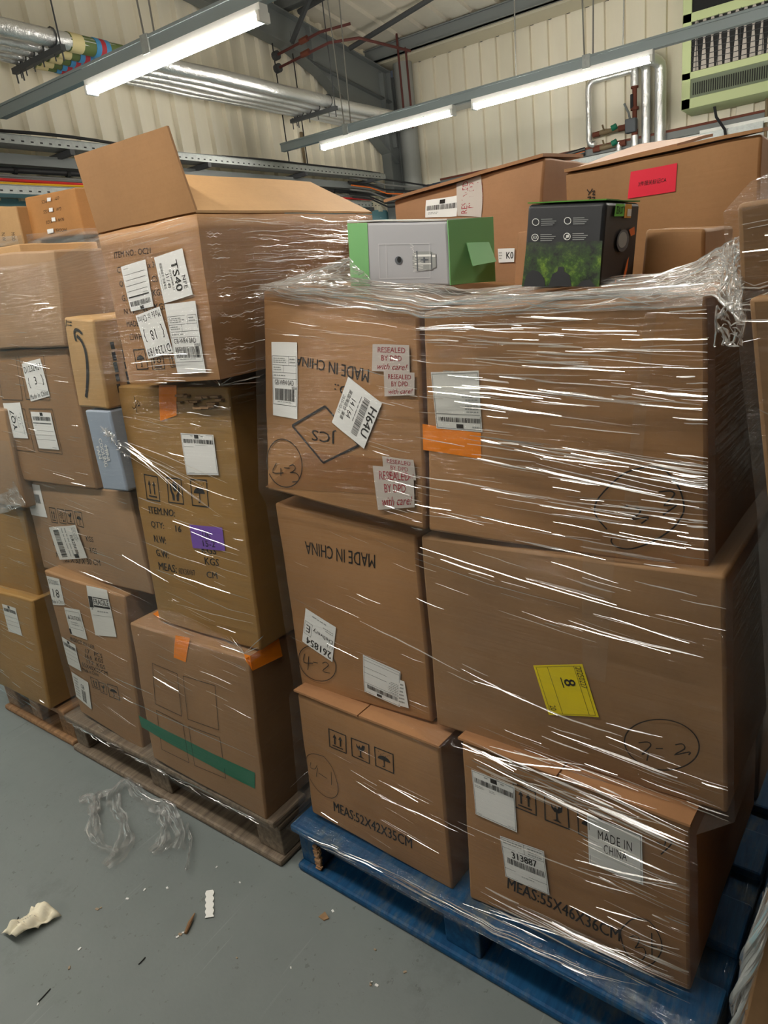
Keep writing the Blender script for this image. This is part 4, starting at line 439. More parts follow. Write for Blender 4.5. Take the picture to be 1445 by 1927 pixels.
# ================================================================== THE HALL
X0, Y0 = -7.0, -6.0
def roofz(x): return 4.24+.129*(XW-x)
m = MB(); m.bb((X0, Y0, -.1), (XW+.2, YW+.2, 0)); struct('floor', m, 'floor_paint')
def profile(length, pitch, rib, depth):
    """corrugated sheet section: (along, out) points"""
    pts = []; n = int(length/pitch)+1
    for i in range(n):
        a = i*pitch
        pts += [(a, 0), (a+pitch-rib, 0), (a+pitch-rib*.86, depth), (a+pitch-rib*.14, depth)]
    return [p for p in pts if p[0] <= length]
def sheetwall(mb, pts, f0, f1):
    v = []; f = []
    for a, o in pts: v += [f0(a, o), f1(a, o)]
    for i in range(len(pts)-1): f.append((2*i, 2*i+1, 2*i+3, 2*i+2))
    mb.add(v, f)
# gable wall on the left (ribs stand towards the room), side wall at the end, sloping roof
m = MB(); sheetwall(m, profile(XW-X0, .224, .085, .045), lambda a, o: (XW-a, YW-o, 2.40), lambda a, o: (XW-a, YW-o, roofz(XW-a)+.05)); struct('wall_left', m, 'wall_sheet')
m = MB(); sheetwall(m, profile(YW-Y0, .224, .06, -.04), lambda a, o: (XW-o, YW-a-.06, 2.70), lambda a, o: (XW-o, YW-a-.06, 4.19)); struct('wall_end', m, 'wall_sheet')
m = MB(); sheetwall(m, profile(YW-Y0, .33, .09, -.04), lambda a, o: (XW+.1, YW-a, roofz(XW+.1)-o), lambda a, o: (X0, YW-a, roofz(X0)-o)); struct('ceiling', m, 'roof_sheet')
m = MB(); m.bb((X0, YW-.02, 0), (XW, YW+.1, 2.42)); struct('wall_left_lower', m, 'bluepaint')
m = MB(); m.bb((XW-.04, Y0, 0), (XW+.1, YW, 2.62)); struct('wall_end_lower', m, 'offwhite')
m = MB(); m.bb((X0, Y0-.1, 0), (XW, Y0, 6.5)); struct('wall_right', m, 'dim_wall')  # unseen right and back walls, coloured dark to cut bounced light
m = MB(); m.bb((X0-.1, Y0, 0), (X0, YW, 6.5)); struct('wall_back', m, 'dim_wall')
m = MB(); m.bb((XW-.09, Y0, 2.63), (XW, 4.9, 2.72)); m.bb((XW-.10, Y0, 2.70), (XW, 4.9, 2.725), 1); struct('trim_1', m, ['steel', 'rust'])
m = MB(); m.bb((XW-.42, Y0, 4.20), (XW-.40, YW, 4.28)); m.bb((XW-.42, Y0, 4.17), (XW-.05, YW, 4.20)); struct('trim_2', m, 'cream_trim')
m = MB()
for x, zz in ((XW-.60, 4.16), (7.0, 4.40), (5.3, 4.62)):
    h = .14; m.bb((x-.03, Y0, zz), (x+.03, YW, zz+h)); m.bb((x-.06, Y0, zz), (x+.06, YW, zz+.012)); m.bb((x-.06, Y0, zz+h-.012), (x+.06, YW, zz+h))
struct('beam_1', m, 'steel')
# portal frame: haunched rafter and its column next to the gable
def ibeam(mb, top, bot, y, w=.16, t=.014):
    """top/bot lists of (x,z) -> plate web with flanges"""
    n = len(top)
    for i in range(n-1):
        a, b, c, d = top[i], top[i+1], bot[i+1], bot[i]
        mb.add([(a[0], y-.006, a[1]), (b[0], y-.006, b[1]), (c[0], y-.006, c[1]), (d[0], y-.006, d[1]), (a[0], y+.006, a[1]), (b[0], y+.006, b[1]), (c[0], y+.006, c[1]), (d[0], y+.006, d[1])], [(0, 1, 2, 3), (7, 6, 5, 4)])
        for p, q, s in ((a, b, -t), (d, c, t)):
            mb.add([(p[0], y-w/2, p[1]), (q[0], y-w/2, q[1]), (q[0], y+w/2, q[1]), (p[0], y+w/2, p[1]), (p[0], y-w/2, p[1]+s), (q[0], y-w/2, q[1]+s), (q[0], y+w/2, q[1]+s), (p[0], y+w/2, p[1]+s)],
                   [(0, 1, 2, 3), (7, 6, 5, 4), (0, 4, 5, 1), (1, 5, 6, 2), (2, 6, 7, 3), (3, 7, 4, 0)])
m = MB(); ztop = lambda x: 4.077+.129*(9.01-x)
ibeam(m, [(8.93, ztop(8.93)), (7.44, ztop(7.44)), (6.67, ztop(6.67)), (2.0, ztop(2.0))], [(8.93, 2.99), (7.44, 3.84), (6.88, 4.025), (2.0, ztop(2.0)-.33)], 5.46, .15)
ibeam(m, [(8.93, ztop(8.93)-.35), (7.18, ztop(7.18)-.35)], [(8.93, ztop(8.93)-.37), (7.18, ztop(7.18)-.37)], 5.46, .13)
for x in (8.92, 7.29): m.bb((x-.01, 5.39, ztop(x)-.9 if x > 8 else ztop(x)-.36), (x+.01, 5.53, ztop(x)))
struct('beam_2', m, 'steel')
m = MB(); m.bb((8.73, 5.39, 0), (8.75, 5.53, 4.05)); m.bb((9.06, 5.39, 0), (9.08, 5.53, 4.05)); m.bb((8.75, 5.45, 0), (9.06, 5.47, 4.05)); struct('column_1', m, 'steel')
m = MB(); m.tube([(6.75, 5.25, 4.0), (6.45, 4.5, 4.42)], .03, 6); m.tube([(7.0, 5.3, ztop(7)), (7.0, 4.3, 4.44)], .028, 6); m.tube([(7.9, 5.3, 4.15), (7.9, 3.9, 4.38)], .028, 6); struct('brace', m, 'darksteel')

# ---- light trunking with its rods, and the fluorescent fittings under it
def trunk(x, y0, y1, rods, label):
    m = MB(); m.bb((x-.028, y0, 2.872), (x+.028, y1, 2.945)); m.bb((x-.036, y0, 2.935), (x+.036, y1, 2.95))
    o = m.build('lighting_trunking', 'trunking_grey', base=(x, (y0+y1)/2, 2.872)); tag(o, label, 'trunking', 'lighting trunking runs')
    for y in rods:
        r = MB(); r.tube([(x-.012, y, 2.94), (x-.03, y+.02, roofz(x)-.03)], .006, 6); r.build('suspension_rod', 'rodsteel', o)
        r = MB(); r.tube([(x+.012, y-.06, 2.94), (x+.03, y-.10, roofz(x)-.03)], .006, 6); r.build('suspension_rod', 'rodsteel', o)
        c = MB(); c.bb((x-.04, y-.05, 2.862), (x+.04, y+.01, 2.958)); c.build('hanger_clip', 'galv', o)
def fitting(x, y, label, group=None):
    L = 1.5; t = empty('fluorescent_light', (x, y, 2.79), label, 'light', group)
    m = MB(); m.bb((x-.032, y-L/2, 2.832), (x+.032, y+L/2, 2.872))
    m.build('housing', 'whiteplastic', t)
    for s in (-.02, .02):
        m = MB(); m.tube([(x+s, y-L/2+.02, 2.812), (x+s, y+L/2-.02, 2.812)], .017, 12); m.build('tube', 'tube' if x > 1 else 'tube_dimmed', t, smooth=True)
    for s in (-1, 1):
        m = MB(); m.bb((x-.042, y+s*(L/2-.012)-.012, 2.79), (x+.042, y+s*(L/2-.012)+.012, 2.84)); m.build('lamp_holder', 'whiteplastic', t, bevel=.004)
trunk(3.21, -3.5, 5.17, (3.55, 1.3, -1.0), 'nearer grey lighting trunking crossing the top left corner')
trunk(6.18, -3.5, 5.12, (4.30, 1.95, -.6), 'farther grey lighting trunking running across in front of the wall heater')
trunk(.30, -3.5, 5.17, (3.2, .9, -1.5), 'grey lighting trunking overhead above the pallets')
trunk(-2.7, -3.5, 5.17, (3.2, .9, -1.5), 'grey lighting trunking overhead over the clear floor')
fitting(3.21, 3.40, 'lit fluorescent batten above the carton with the raised flap')
fitting(6.18, 3.866, 'lit fluorescent batten left of the gap on the far trunking')
fitting(6.18, 2.183, 'lit fluorescent batten right of the gap, ending by the foil pipes')
for x, ys in ((3.21, (.85, -.8)), (6.18, (-.2,)), (.30, (4.2, 2.6, 1.0)), (-2.7, (3.2, 1.2))):
    for y in ys: fitting(x, y, 'lit fluorescent batten on the overhead trunking, out of the picture', 'fluorescent battens out of the picture')

# ---- foil lagged pipes along the left wall on two trapeze hangers, then along the end wall
pipes = [(4.90, .057, 3.365), (5.05, .034, 3.342), (5.17, .034, 3.342), (5.28, .028, 3.336), (5.352, .022, 3.330)]
PN = ['thick foil lagged pipe, the nearest and largest of the row below the roof', 'foil lagged pipe second from the thick one along the left wall', 'foil lagged pipe in the middle of the row along the left wall', 'thin foil lagged pipe fourth from the thick one along the left wall', 'thinnest foil lagged pipe, closest to the corrugated left wall']
for i, ((y, r, z), lb) in enumerate(zip(pipes, PN)):
    m = MB(); m.tube([(x, y+.005*math.sin(x*3+i), z+.004*math.sin(x*5+i)) for x in [-6+.4*k for k in range(36)]]+[(8.60, y, z)], r, 14); o = single('insulated_pipe', m, 'foil', lb, 'pipe', 'foil lagged pipes', smooth=True)
    m = MB(); xe = 8.80+.05*i; m.tube([(8.61, y, z), (xe-.06, y-.02, z+.06), (xe, y-.12, z+.12), (xe, 4.5, z+.13), (xe, 3.5, z+.13), (xe, 2.4, z+.13)], r, 14); single('insulated_pipe', m, 'foil', 'foil lagged pipe along the end wall behind the far light trunking', 'pipe', 'foil lagged pipes behind the far trunking', smooth=True)
    m = MB(); m.tube([(3.68, y, z), (4.16, y, z)], r+.004, 16); b = m.build('painted_section', 'bandgreen', o, smooth=True)
    x = 3.86+(.0 if i else .03)
    for k, c in enumerate(('bandblue', 'bandred', 'bandblue')):
        m = MB(); m.tube([(x+.042*k, y, z), (x+.042*(k+1), y, z)], r+.008, 16); m.build('identification_band', c, b, smooth=True)
    m = MB(); m.tube([(3.69, y, z), (3.79, y, z)], r+.006, 16); m.build('flow_sticker', 'bandcream', b, smooth=True)
for x, lb in ((3.56, 'dark trapeze hanger under the pipes beside the green painted pipe section'), (6.77, 'dark trapeze hanger under the pipes above the far trunking end')):
    t = empty('pipe_hanger', (x, 5.1, 3.26), lb, 'hanger', 'trapeze pipe hangers')
    m = MB(); m.bb((x-.02, 4.79, 3.262), (x+.02, 5.43, 3.300)); m.build('cross_bar', 'darksteel', t)
    for y in (4.81, 5.41, 5.33):
        m = MB(); m.tube([(x, y, 3.20), (x, y, roofz(x)-.05 if y < 5 else 3.31)], .006, 6); m.build('threaded_rod', 'darksteel', t)
    for y, r, z in pipes:
        m = MB(); m.tube([(x, y+(r+.008)*math.cos(a*.6), z+(r+.008)*math.sin(a*.6)) for a in range(0, 11)], .006, 6); m.tube([(x, y, 3.22), (x, y, z-r)], .005, 6); m.build('pipe_clip', 'darksteel', t)
for y0, z0 in ((3.35, 3.60), (2.5, 3.62), (5.28, 3.75)):
    pass

# ---- cable trays along the left wall
def tray(y, z, h, w, label, mat='galv', x0=-6.5, x1=8.3):
    t = empty('cable_tray', (1, y, z), label, 'cable tray', 'cable containment on the left wall')
    m = MB(); m.bb((x0, y-.004, z), (x1, y, z+h)); m.bb((x0, y, z), (x1, y+w, z+.004)); m.bb((x0, y+w-.004, z), (x1, y+w, z+h)); m.bb((x0, y-.015, z+h-.003), (x1, y+.01, z+h)); m.build('tray_channel', mat, t)
    if h > .05:
        s = MB(); x = 2.6
        while x < 8.2: s.bb((x, y-.0062, z+.016), (x+.022, y-.0042, z+.026)); x += .075
        s.build('slot_row', 'black', t)['kind'] = 'stuff'
    for x in (3.75, 5.2, 6.65, 8.0):
        m = MB(); m.bb((x-.02, y-.02, z-.045), (x+.02, 5.55, z-.004)); m.build('bracket', 'darksteel', t)
tray(5.24, 2.735, .062, .16, 'upper perforated galvanised cable tray along the left wall')
m = MB(); m.bb((-6.5, 5.40, 2.63), (8.5, 5.50, 2.705)); single('steel_trunking', m, 'steel', 'plain grey steel cable trunking below the upper tray', 'trunking')
m = MB(); m.tube([(x, 5.44, 2.595+.006*math.sin(x*2)) for x in [-6+.3*k for k in range(50)]], .022, 10); o = single('armoured_cable', m, 'cable_black', 'thick black cable clipped under the grey steel trunking', 'cable', smooth=True)
for k in range(12):
    c = MB(); c.tube([(2.9+.45*k, 5.44, 2.595), (2.93+.45*k, 5.44, 2.595)], .027, 8); c.build('cable_clip', 'black', o)
CB = [(5.43, 2.548, .010, 'cable_grey', 'grey cable above the red one on the left wall'), (5.42, 2.533, .008, 'cable_grey', 'thin grey cable running just over the red cable'), (5.40, 2.518, .0115, 'cable_red', 'red fire alarm cable along the left wall'), (5.40, 2.496, .011, 'cable_yellow', 'yellow cable below the red cable on the left wall'), (5.42, 2.474, .009, 'cable_green', 'dark green cable under the yellow one')]
for y, z, r, c, lb in CB:
    ph = random.random()*6; m = MB(); end = 8.4 if c != 'cable_yellow' else 5.2
    m.tube([(x, y+.005*math.sin(x*2.3+ph), z+.005*math.sin(x*1.7+ph)) for x in [2.6+.2*k for k in range(int((end-2.6)/.2))]], r, 8); single('wall_cable', m, c, lb, 'cable', 'cables on the left wall', smooth=True)
m = MB(); m.tube([(x, 5.27+.03*math.sin(x*3), 2.802+.012*math.sin(x*2.1)+.01) for x in [2.6+.2*k for k in range(29)]], .012, 8); single('loose_cable', m, 'cable_black', 'black cable lying in the upper tray', 'cable', smooth=True)
tray(5.30, 2.405, .062, .16, 'lower galvanised cable tray above the blue wall', x1=8.0)
# bundle that leaves the trays at the corner and follows the end wall
for k in range(7):
    y0 = 5.3+.02*(k % 3); z0 = 2.78-.045*k; c = ['cable_black', 'cable_grey', 'cable_black', 'orangemark', 'cable_grey', 'cable_black', 'cable_black'][k]
    m = MB(); m.tube([(7.6, y0, z0), (8.0, y0, z0-.01), (8.3, y0-.06, z0-.05-.01*k), (8.6, y0-.25, z0-.11), (8.85, 4.9, 2.62-.02*k), (9.02, 4.4, 2.60-.02*k), (9.10, 3.6, 2.66-.015*k), (9.12, 2.9, 2.72-.012*k)], .011 if k != 3 else .008, 8)
    single('corner_cable', m, c, ['uppermost black cable sagging round the far corner', 'grey cable second in the sagging corner bundle', 'black cable third in the sagging corner bundle', 'thin orange cable in the sagging corner bundle', 'grey cable below the orange one in the corner', 'black cable under the grey ones in the corner', 'lowest black cable of the corner bundle'][k], 'cable', 'cable bundle round the far corner', smooth=True)
m = MB(); m.bb((9.06, 1.0, 2.53), (9.10, 4.8, 2.61)); single('end_wall_tray', m, 'galv', 'galvanised tray low on the end wall behind the cartons', 'cable tray')

# ---- corner and roof pipework
m = MB(); m.tube([(9.05, 5.27, 2.3), (9.05, 5.27, 4.18)], .125, 20); single('downpipe', m, 'greypipe', 'wide grey round downpipe in the far corner', 'pipe', smooth=True)
m = MB(); m.tube([(9.15, 5.47, 2.4), (9.15, 5.47, 3.6)], .045, 12); single('soil_pipe', m, 'cream_trim', 'narrow cream pipe between column and downpipe', 'pipe', smooth=True)
for k, (pts, lb) in enumerate((([(6.72, 5.5, 3.92), (6.72, 4.85, 3.98), (6.85, 4.55, 4.0)], 'upper red sprinkler pipe crossing the rafter'), ([(6.72, 5.5, 3.80), (6.72, 4.75, 3.86), (6.9, 4.5, 3.87), (7.9, 4.48, 3.92)], 'lower red sprinkler pipe crossing the rafter'), ([(8.55, 5.02, 4.35), (8.55, 5.02, 3.3)], 'left vertical red pipe by the corner column'), ([(8.62, 4.95, 4.2), (8.62, 4.95, 3.3)], 'right vertical red pipe by the corner column'))):
    m = MB(); m.tube(pts, .014, 8); o = single('sprinkler_pipe', m, 'red_pipe', lb, 'pipe', 'red sprinkler pipes', smooth=True)
    if k < 2:
        c = MB(); c.tube([pts[0], (6.72, 5.44, pts[0][2]+.004)], .045, 10); c.build('flange', 'darksteel', o); c = MB(); c.tube([(6.72, 5.12, pts[1][2]-.02), (6.72, 5.02, pts[1][2]-.01)], .03, 8); c.build('coupling', 'rust', o)
m = MB(); m.tube([(7.03, 5.52, 2.85), (7.03, 5.52, 3.22)], .016, 8); m.tube([(7.05, 5.52, 3.22), (7.03, 5.52, 2.78)], .012, 6); single('conduit', m, 'brass', 'thin tan vertical conduit on the corrugated wall', 'conduit', smooth=True)
for x, y in ((3.02, 5.44), (6.72, 5.50), (7.0, 5.46)):
    m = MB(); m.tube([(x, y, 2.8), (x, y, 4.2)], .007, 6); single('wall_wire', m, 'cable_black', {3.02: 'thin dark wire down the wall at the far left', 6.72: 'thin dark wire by the pipe flanges on the wall', 7.0: 'thin dark wire down to the tray beside the tan conduit'}[x], 'wire')
for k, (y, z) in enumerate(((2.65, 0), (1.75, 0))):
    m = MB(); m.tube([(6.6+.1*k, y, roofz(6.6)-.05), (6.6+.1*k, y+.05, 2.97)], .006, 6); single('ceiling_rod', m, 'rodsteel', ('thin steel rod hanging left of the paired rods over the far lights', 'thin steel rod hanging beside the foil pipe drop')[k], 'rod')
m = MB(); m.bb((6.58, 1.8, 4.02), (6.66, 2.9, 4.06)); m.bb((6.6, 2.85, 4.02), (6.64, 2.89, 4.5)); m.bb((6.6, 1.82, 4.02), (6.64, 1.86, 4.5)); single('roof_bracket', m, 'darksteel', 'dark steel bracket bar hanging from the roof above the far lights', 'bracket')

# ---- pipe drops and valves on the end wall
XP = 9.12
def drop(pts, r, lb):
    m = MB(); m.tube(pts, r, 14); return single('foil_pipe_drop', m, 'foil', lb, 'pipe', 'foil pipe drops on the end wall', smooth=True)
def bend(p, q, s, n=5):  # rounded elbow p->q->s
    p, q, s = Vector(p), Vector(q), Vector(s); return [p*(1-t)**2+q*2*t*(1-t)+s*t*t for t in [i/n for i in range(n+1)]]
drop([(XP, 2.345, 3.40)]+bend((XP, 2.75, 3.40), (XP, 2.845, 3.40), (XP, 2.845, 3.30))+bend((XP, 2.845, 2.80), (XP, 2.845, 2.735), (XP, 2.78, 2.735)), .034, 'square foil pipe loop left of the valves on the end wall')
drop([(XP, 2.32, 3.48), (XP, 2.32, 3.24)], .043, 'short foil pipe stub above the rusty valve column')
drop([(XP-.28, 2.6, 3.50)]+bend((XP-.28, 2.30, 3.46), (XP, 2.195, 3.46), (XP, 2.195, 3.36))+[(XP, 2.195, 2.2)], .050, 'vertical foil pipe next to the valves on the end wall')
drop([(XP-.28, 2.5, 3.48)]+bend((XP-.28, 2.2, 3.44), (XP, 2.04, 3.46), (XP, 2.04, 3.34))+[(XP, 2.04, 2.2)], .062, 'thickest vertical foil pipe right of the others on the end wall')
drop([(XP, 2.32, 2.74), (XP, 2.32, 2.2)], .043, 'foil pipe continuing below the grey valve box')
drop([(XP, 2.50, 2.70), (XP, 2.50, 2.2)], .034, 'small foil pipe below the lower green handled valve')
v = empty('valve_assembly', (XP, 2.5, 2.8), 'rusty pipe valves with grey actuator and two green handles on the end wall', 'valve')
m = MB(); m.tube([(XP, 2.32, 3.26), (XP, 2.32, 2.92)], .026, 10); m.tube([(XP, 2.32, 3.0), (XP, 2.32, 3.03)], .045, 10); m.tube([(XP, 2.32, 3.24), (XP, 2.32, 3.22)], .042, 10); m.tube([(XP, 2.32, 2.80), (XP, 2.32, 2.74)], .036, 10); m.build('rusty_pipe', 'rust', v, smooth=True)
m = MB(); m.tube([(XP-.03, 2.345, 3.16), (XP-.03, 2.345, 3.02)], .016, 8); m.build('meter_tube', 'cable_black', v)
m = MB(); m.bb((XP-.08, 2.29, 2.77), (XP+.02, 2.41, 2.915)); m.build('actuator_box', 'valvegrey', v, bevel=.01)
m = MB(); m.tube([(XP-.05, 2.36, 2.915), (XP-.05, 2.375, 2.98), (XP-.06, 2.42, 3.08)], .012, 8); m.build('lever', 'steel', v)
for z in (2.845, 2.685):
    m = MB(); m.tube([(XP, 2.80, z-.008), (XP, 2.72, z-.006)], .030, 10); m.tube([(XP, 2.50, z), (XP, 2.42, z)], .034, 10); m.build('union', 'rust', v, smooth=True)
    m = MB(); m.tube([(XP, 2.73, z), (XP, 2.66, z), (XP, 2.60, z), (XP, 2.50, z)], [.024, .034, .026, .03], 10); m.tube([(XP-.02, 2.66, z), (XP-.06, 2.67, z+.07)], .01, 6); b = m.build('valve_body', 'brass', v, smooth=True)
    m = MB(); m.tube([(XP-.05, 2.565, z+.01), (XP-.05, 2.51, z+.03)], [.034, .03], 10); m.build('valve_handle', 'valvegreen', b, smooth=True)

# ---- fan heater on the end wall
hx = XW-.55; hy0, hy1 = 1.735, -.35
h = empty('fan_heater', (hx+.25, (hy0+hy1)/2, 2.82), 'pale green industrial fan heater with mesh grille high on the end wall', 'heater')
m = MB(); m.bb((hx+.03, hy1, 2.82), (XW-.03, hy0, 4.05))
for a, b in (((hy1, 2.82), (hy0, 2.915)), ((hy1, 3.09), (hy0, 3.155)), ((hy1, 3.60), (hy0, 3.68)), ((hy1, 3.98), (hy0, 4.05)), ((hy0-.085, 2.82), (hy0, 4.05)), ((hy1, 2.82), (hy1+.085, 4.05))): m.bb((hx, a[0], a[1]), (hx+.03, b[0], b[1]))
m.build('casing', 'heater_green', h, bevel=.004)
m = MB(); m.bb((hx+.012, hy1+.085, 2.915), (hx+.03, hy0-.085, 3.09)); p = m.build('slot_panel', 'heater_dark', h)
m = MB(); y = hy1+.12
while y < hy0-.1: m.bb((hx+.006, y, 2.94), (hx+.013, y+.009, 3.05)); y += .021
m.build('slot', 'black', p); p.children[0]['kind'] = 'stuff'
m = MB(); m.bb((hx+.028, hy1+.085, 3.155), (hx+.033, hy0-.085, 3.98)); m.build('dark_recess', 'black', h)
y = hy0-.13; k = 0
while y > hy1+.1:
    m = MB(); w = .020
    for (z0, w0), (z1, w1) in zip(((3.16, .026), (3.30, .018), (3.42, .008), (3.48, .018), (3.56, .022)), ((3.30, .018), (3.42, .008), (3.48, .018), (3.56, .022), (3.60, .012))):
        m.add([(hx+.015, y-w0, z0), (hx+.015, y+w0, z0), (hx+.015, y+w1, z1), (hx+.015, y-w1, z1), (hx+.026, y-w0, z0), (hx+.026, y+w0, z0), (hx+.026, y+w1, z1), (hx+.026, y-w1, z1)], [(3, 2, 1, 0), (4, 5, 6, 7), (0, 1, 5, 4), (2, 3, 7, 6), (0, 4, 7, 3), (1, 2, 6, 5)])
    m.build('vane', 'vane', h); y -= .074; k += 1
m = MB(); z = 3.19
while z < 3.6: m.tube([(hx+.006, hy1+.08, z), (hx+.006, hy0-.08, z)], .0035, 5); z += .048
y = hy1+.15
while y < hy0-.1: m.tube([(hx+.002, y, 3.155), (hx+.002, y, 3.61)], .0028, 5); y += .20
m.build('wire_guard', 'darksteel', h)
m = MB(); m.tube([(8.9, 1.45, 2.83), (8.92, 1.43, 2.72), (9.02, 1.36, 2.60), (9.08, 1.34, 2.45)], .014, 8); single('heater_cable', m, 'cable_black', 'black cable hanging below the green fan heater', 'cable', smooth=True)
m = MB(); m.bb((9.09, -1.5, 2.595), (9.14, 1.62, 2.645)); single('plastic_trunking', m, 'whiteplastic', 'white plastic cable trunking below the fan heater', 'trunking')
m = MB(); m.tube([(9.12, .98, 2.9), (9.12, .98, 2.45)], .016, 8); single('wall_conduit', m, 'brass', 'short brown conduit crossing the white trunking below the heater', 'conduit')


# ================================================================== PALLETS
def pallet(fr, Wd, Dp, mat, label, blocks, bw=.1, zt=.150, skip=()):
    """blocks: (u0,u1) spans along the front; top deck boards run along the front"""
    o, a, b = FR[fr]; base = fp(fr, Wd/2, Dp/2, 0); t = empty('pallet', base, label, 'pallet', 'pallets under the wrapped stacks')
    def bar(name, u0, u1, d0, d1, z0, z1, mt, par=t, bevel=.004):
        m = MB(); m.box(fp(fr, (u0+u1)/2, (d0+d1)/2, (z0+z1)/2), (u1-u0, d1-d0, z1-z0), 0, a, b)
        return m.build(name, mt, par, bevel=bevel)
    nb = 6; gap = (Dp-.13*nb)/(nb-1)
    for k in range(nb): bar('deck_board', 0, Wd, k*(.13+gap), k*(.13+gap)+.13, zt-.022, zt, mat, bevel=.006)
    for (u0, u1) in blocks: bar('stringer', u0, u1, .015, Dp-.015, zt-.042, zt-.0225, mat)
    for d0 in (.02, Dp/2-.07, Dp-.16):
        for (u0, u1) in blocks: bar('block', u0+.004, u1-.004, d0, d0+.14, .0225, zt-.0425, mat)
    for d0 in (0, Dp/2-.06, Dp-.12): bar('bottom_board', 0, Wd, d0, d0+.12, 0, .022, mat, bevel=.008)
    for (u0, u1) in blocks[::2]: bar('bottom_board', u0, u1, .121, Dp-.121, 0, .0215, mat)
    return t
pa = pallet('A', 1.02, 1.2, 'pallet_blue', 'blue painted wooden pallet under the two column front stack', ((0, .075), (.455, .555), (.935, 1.02)))
m = MB(); o_, a_, b_ = FR['A']
for k in range(26):  # torn chipboard on the corner block edge
    z = .026+.075*k/26; m.box(fp('A', .069+random.uniform(-.003, .003), .018+random.uniform(-.003, .004), z), (.012+random.uniform(0, .008), .006, .006), 0, a_, b_, Vector((random.uniform(-.4, .4), random.uniform(-.4, .4), 1)).normalized())
m.build('splintered_edge', 'chipblock', pa)
pallet('B', 1.05, 1.2, 'pallet_grey', 'weathered grey wooden pallet under the middle stack', ((0, .085), (.45, .56), (.945, 1.05)))
pallet('D', .52+.0, 1.2, 'pallet_brown', 'brown wooden pallet at the left edge of the picture', ((0, .10), (.20, .28), (.42, .52)))

# ================================================================== CARTONS
BX = {}
def bil(c, s, t): return c[0]*((1-s)*(1-t))+c[1]*(s*(1-t))+c[2]*(s*t)+c[3]*((1-s)*t)
def wob(p, amp=.0022): return noise.noise_vector(p*9)*amp+noise.noise_vector(p*3+Vector((5, 1, 2)))*amp*1.2
def surf(b, s, t, h=0):
    B = BX[b]; c = B['c']; p = bil(c, s, t); e = 16*max(0, s*(1-s))*max(0, t*(1-t)); e = math.sqrt(e) if e > 0 else 0
    return p+wob(p, B['wob'])-B['b']*(B['bulge']*e+h)
def carton(key, mat, label, name='cardboard_box', cat='box', bulge=.006, w=.0022, group=None, flapgap=True, top_open=False, N=12, kind=None):
    c, bd, depth = BOXC[key]; c = [Vector(x) for x in c]; b = Vector((bd[0], bd[1], 0)).normalized()
    BX[key] = dict(c=c, b=b, depth=depth, bulge=bulge, wob=w)
    v = []; idx = {}; faces = []
    zb = (c[2].z+c[3].z)/2
    def P(s, t, r):
        p = bil(c, s, t); p = p+b*(depth*r)
        e = 0
        if r == 0: return surf(key, s, t)
        return p+wob(p, w)
    def vid(s, t, r):
        k = (round(s, 4), round(t, 4), round(r, 4))
        if k not in idx: idx[k] = len(v); v.append(P(s, t, r))
        return idx[k]
    L = [i/N for i in range(N+1)]
    def grid(f):
        for i in range(N):
            for j in range(N): faces.append((f(L[i], L[j]), f(L[i], L[j+1]), f(L[i+1], L[j+1]), f(L[i+1], L[j])))
    grid(lambda a, d: vid(a, d, 0)); grid(lambda a, d: vid(1, d, a)); grid(lambda a, d: vid(0, d, 1-a)); grid(lambda a, d: vid(1-a, d, 1)); grid(lambda a, d: vid(a, 1, d))
    if not top_open: grid(lambda a, d: vid(a, 0, 1-d))
    base = (c[2]+c[3])/2+b*depth/2; base.z = min(c[2].z, c[3].z)
    o = mesh_obj(name, v, faces, mat, base=base, smooth=True); o.data.set_sharp_from_angle(angle=.6)
    if top_open:
        sm = o.modifiers.new('board', 'SOLIDIFY'); sm.thickness = .005; sm.offset = -1
    else:
        bv = o.modifiers.new('bevel', 'BEVEL'); bv.width = .0055; bv.segments = 2; bv.limit_method = 'ANGLE'; bv.angle_limit = .7
    tag(o, label, cat, group, kind); BX[key]['o'] = o
    return o
carton('A1', 'kraft', 'carton circled 4-1 marked MEAS:52X42X35CM low on the blue pallet, left')
carton('A2', 'kraft', 'carton circled 3-1 marked MEAS:55X46X36CM low on the blue pallet, right')
carton('A3', 'kraft', 'brown carton circled 4-2 with upside down MADE IN CHINA, mid front stack')
carton('A4', 'kraft_dull', 'brown carton with the yellow label, circled 2-2, mid front stack')
carton('A5', 'kraft', 'carton with JCS in a diamond, circled 4-3, topping the front stack')
carton('A6', 'kraft', 'brown carton circled 2-3 with a grey label above orange tape, front stack')
carton('B1', 'kraft_dull', 'brown carton with green tape band and four printed squares on the grey pallet')
carton('B2', 'kraft_dull', 'brown carton with the FRAGILE and CAUTION stickers on the grey pallet')
carton('B3', 'kraft_grey', 'brown carton printed KGS and 30 CM with crumpled barcode sticker in the middle stack')
carton('B4', 'kraft_olive', 'tall brown carton with purple UK 15-2 label and ITEM.NO: print in the middle stack')
carton('B5', 'kraft', 'open carton printed ITEM NO.: OC21 with its front flap standing up', top_open=True)
carton('B6', 'kraft_parcel', 'small brown parcel with black curved arrow beside the open carton', name='parcel', cat='box', bulge=.002)
carton('B7', 'fanbox', 'slim grey blue MINI COOLING FAN box below the curved arrow parcel', name='fan_box', bulge=.001)
carton('B8', 'kraft_dull', 'brown carton with D1232424 and YQ7 labels at the left of the middle stack')
carton('B9', 'kraft_grey', 'unmarked greyish carton on top of the one labelled D1232424', w=.004)
carton('D1', 'kraft_olive', 'lower olive brown carton on the pallet at the left picture edge')
carton('D3', 'kraft_grey', 'film covered carton just visible above the upper olive carton at the left edge')
carton('D2', 'kraft_olive', 'upper olive brown carton at the left picture edge')
carton('C1', 'kraft_red', 'battered carton with RESEALED tape behind the grey and green box', w=.006)
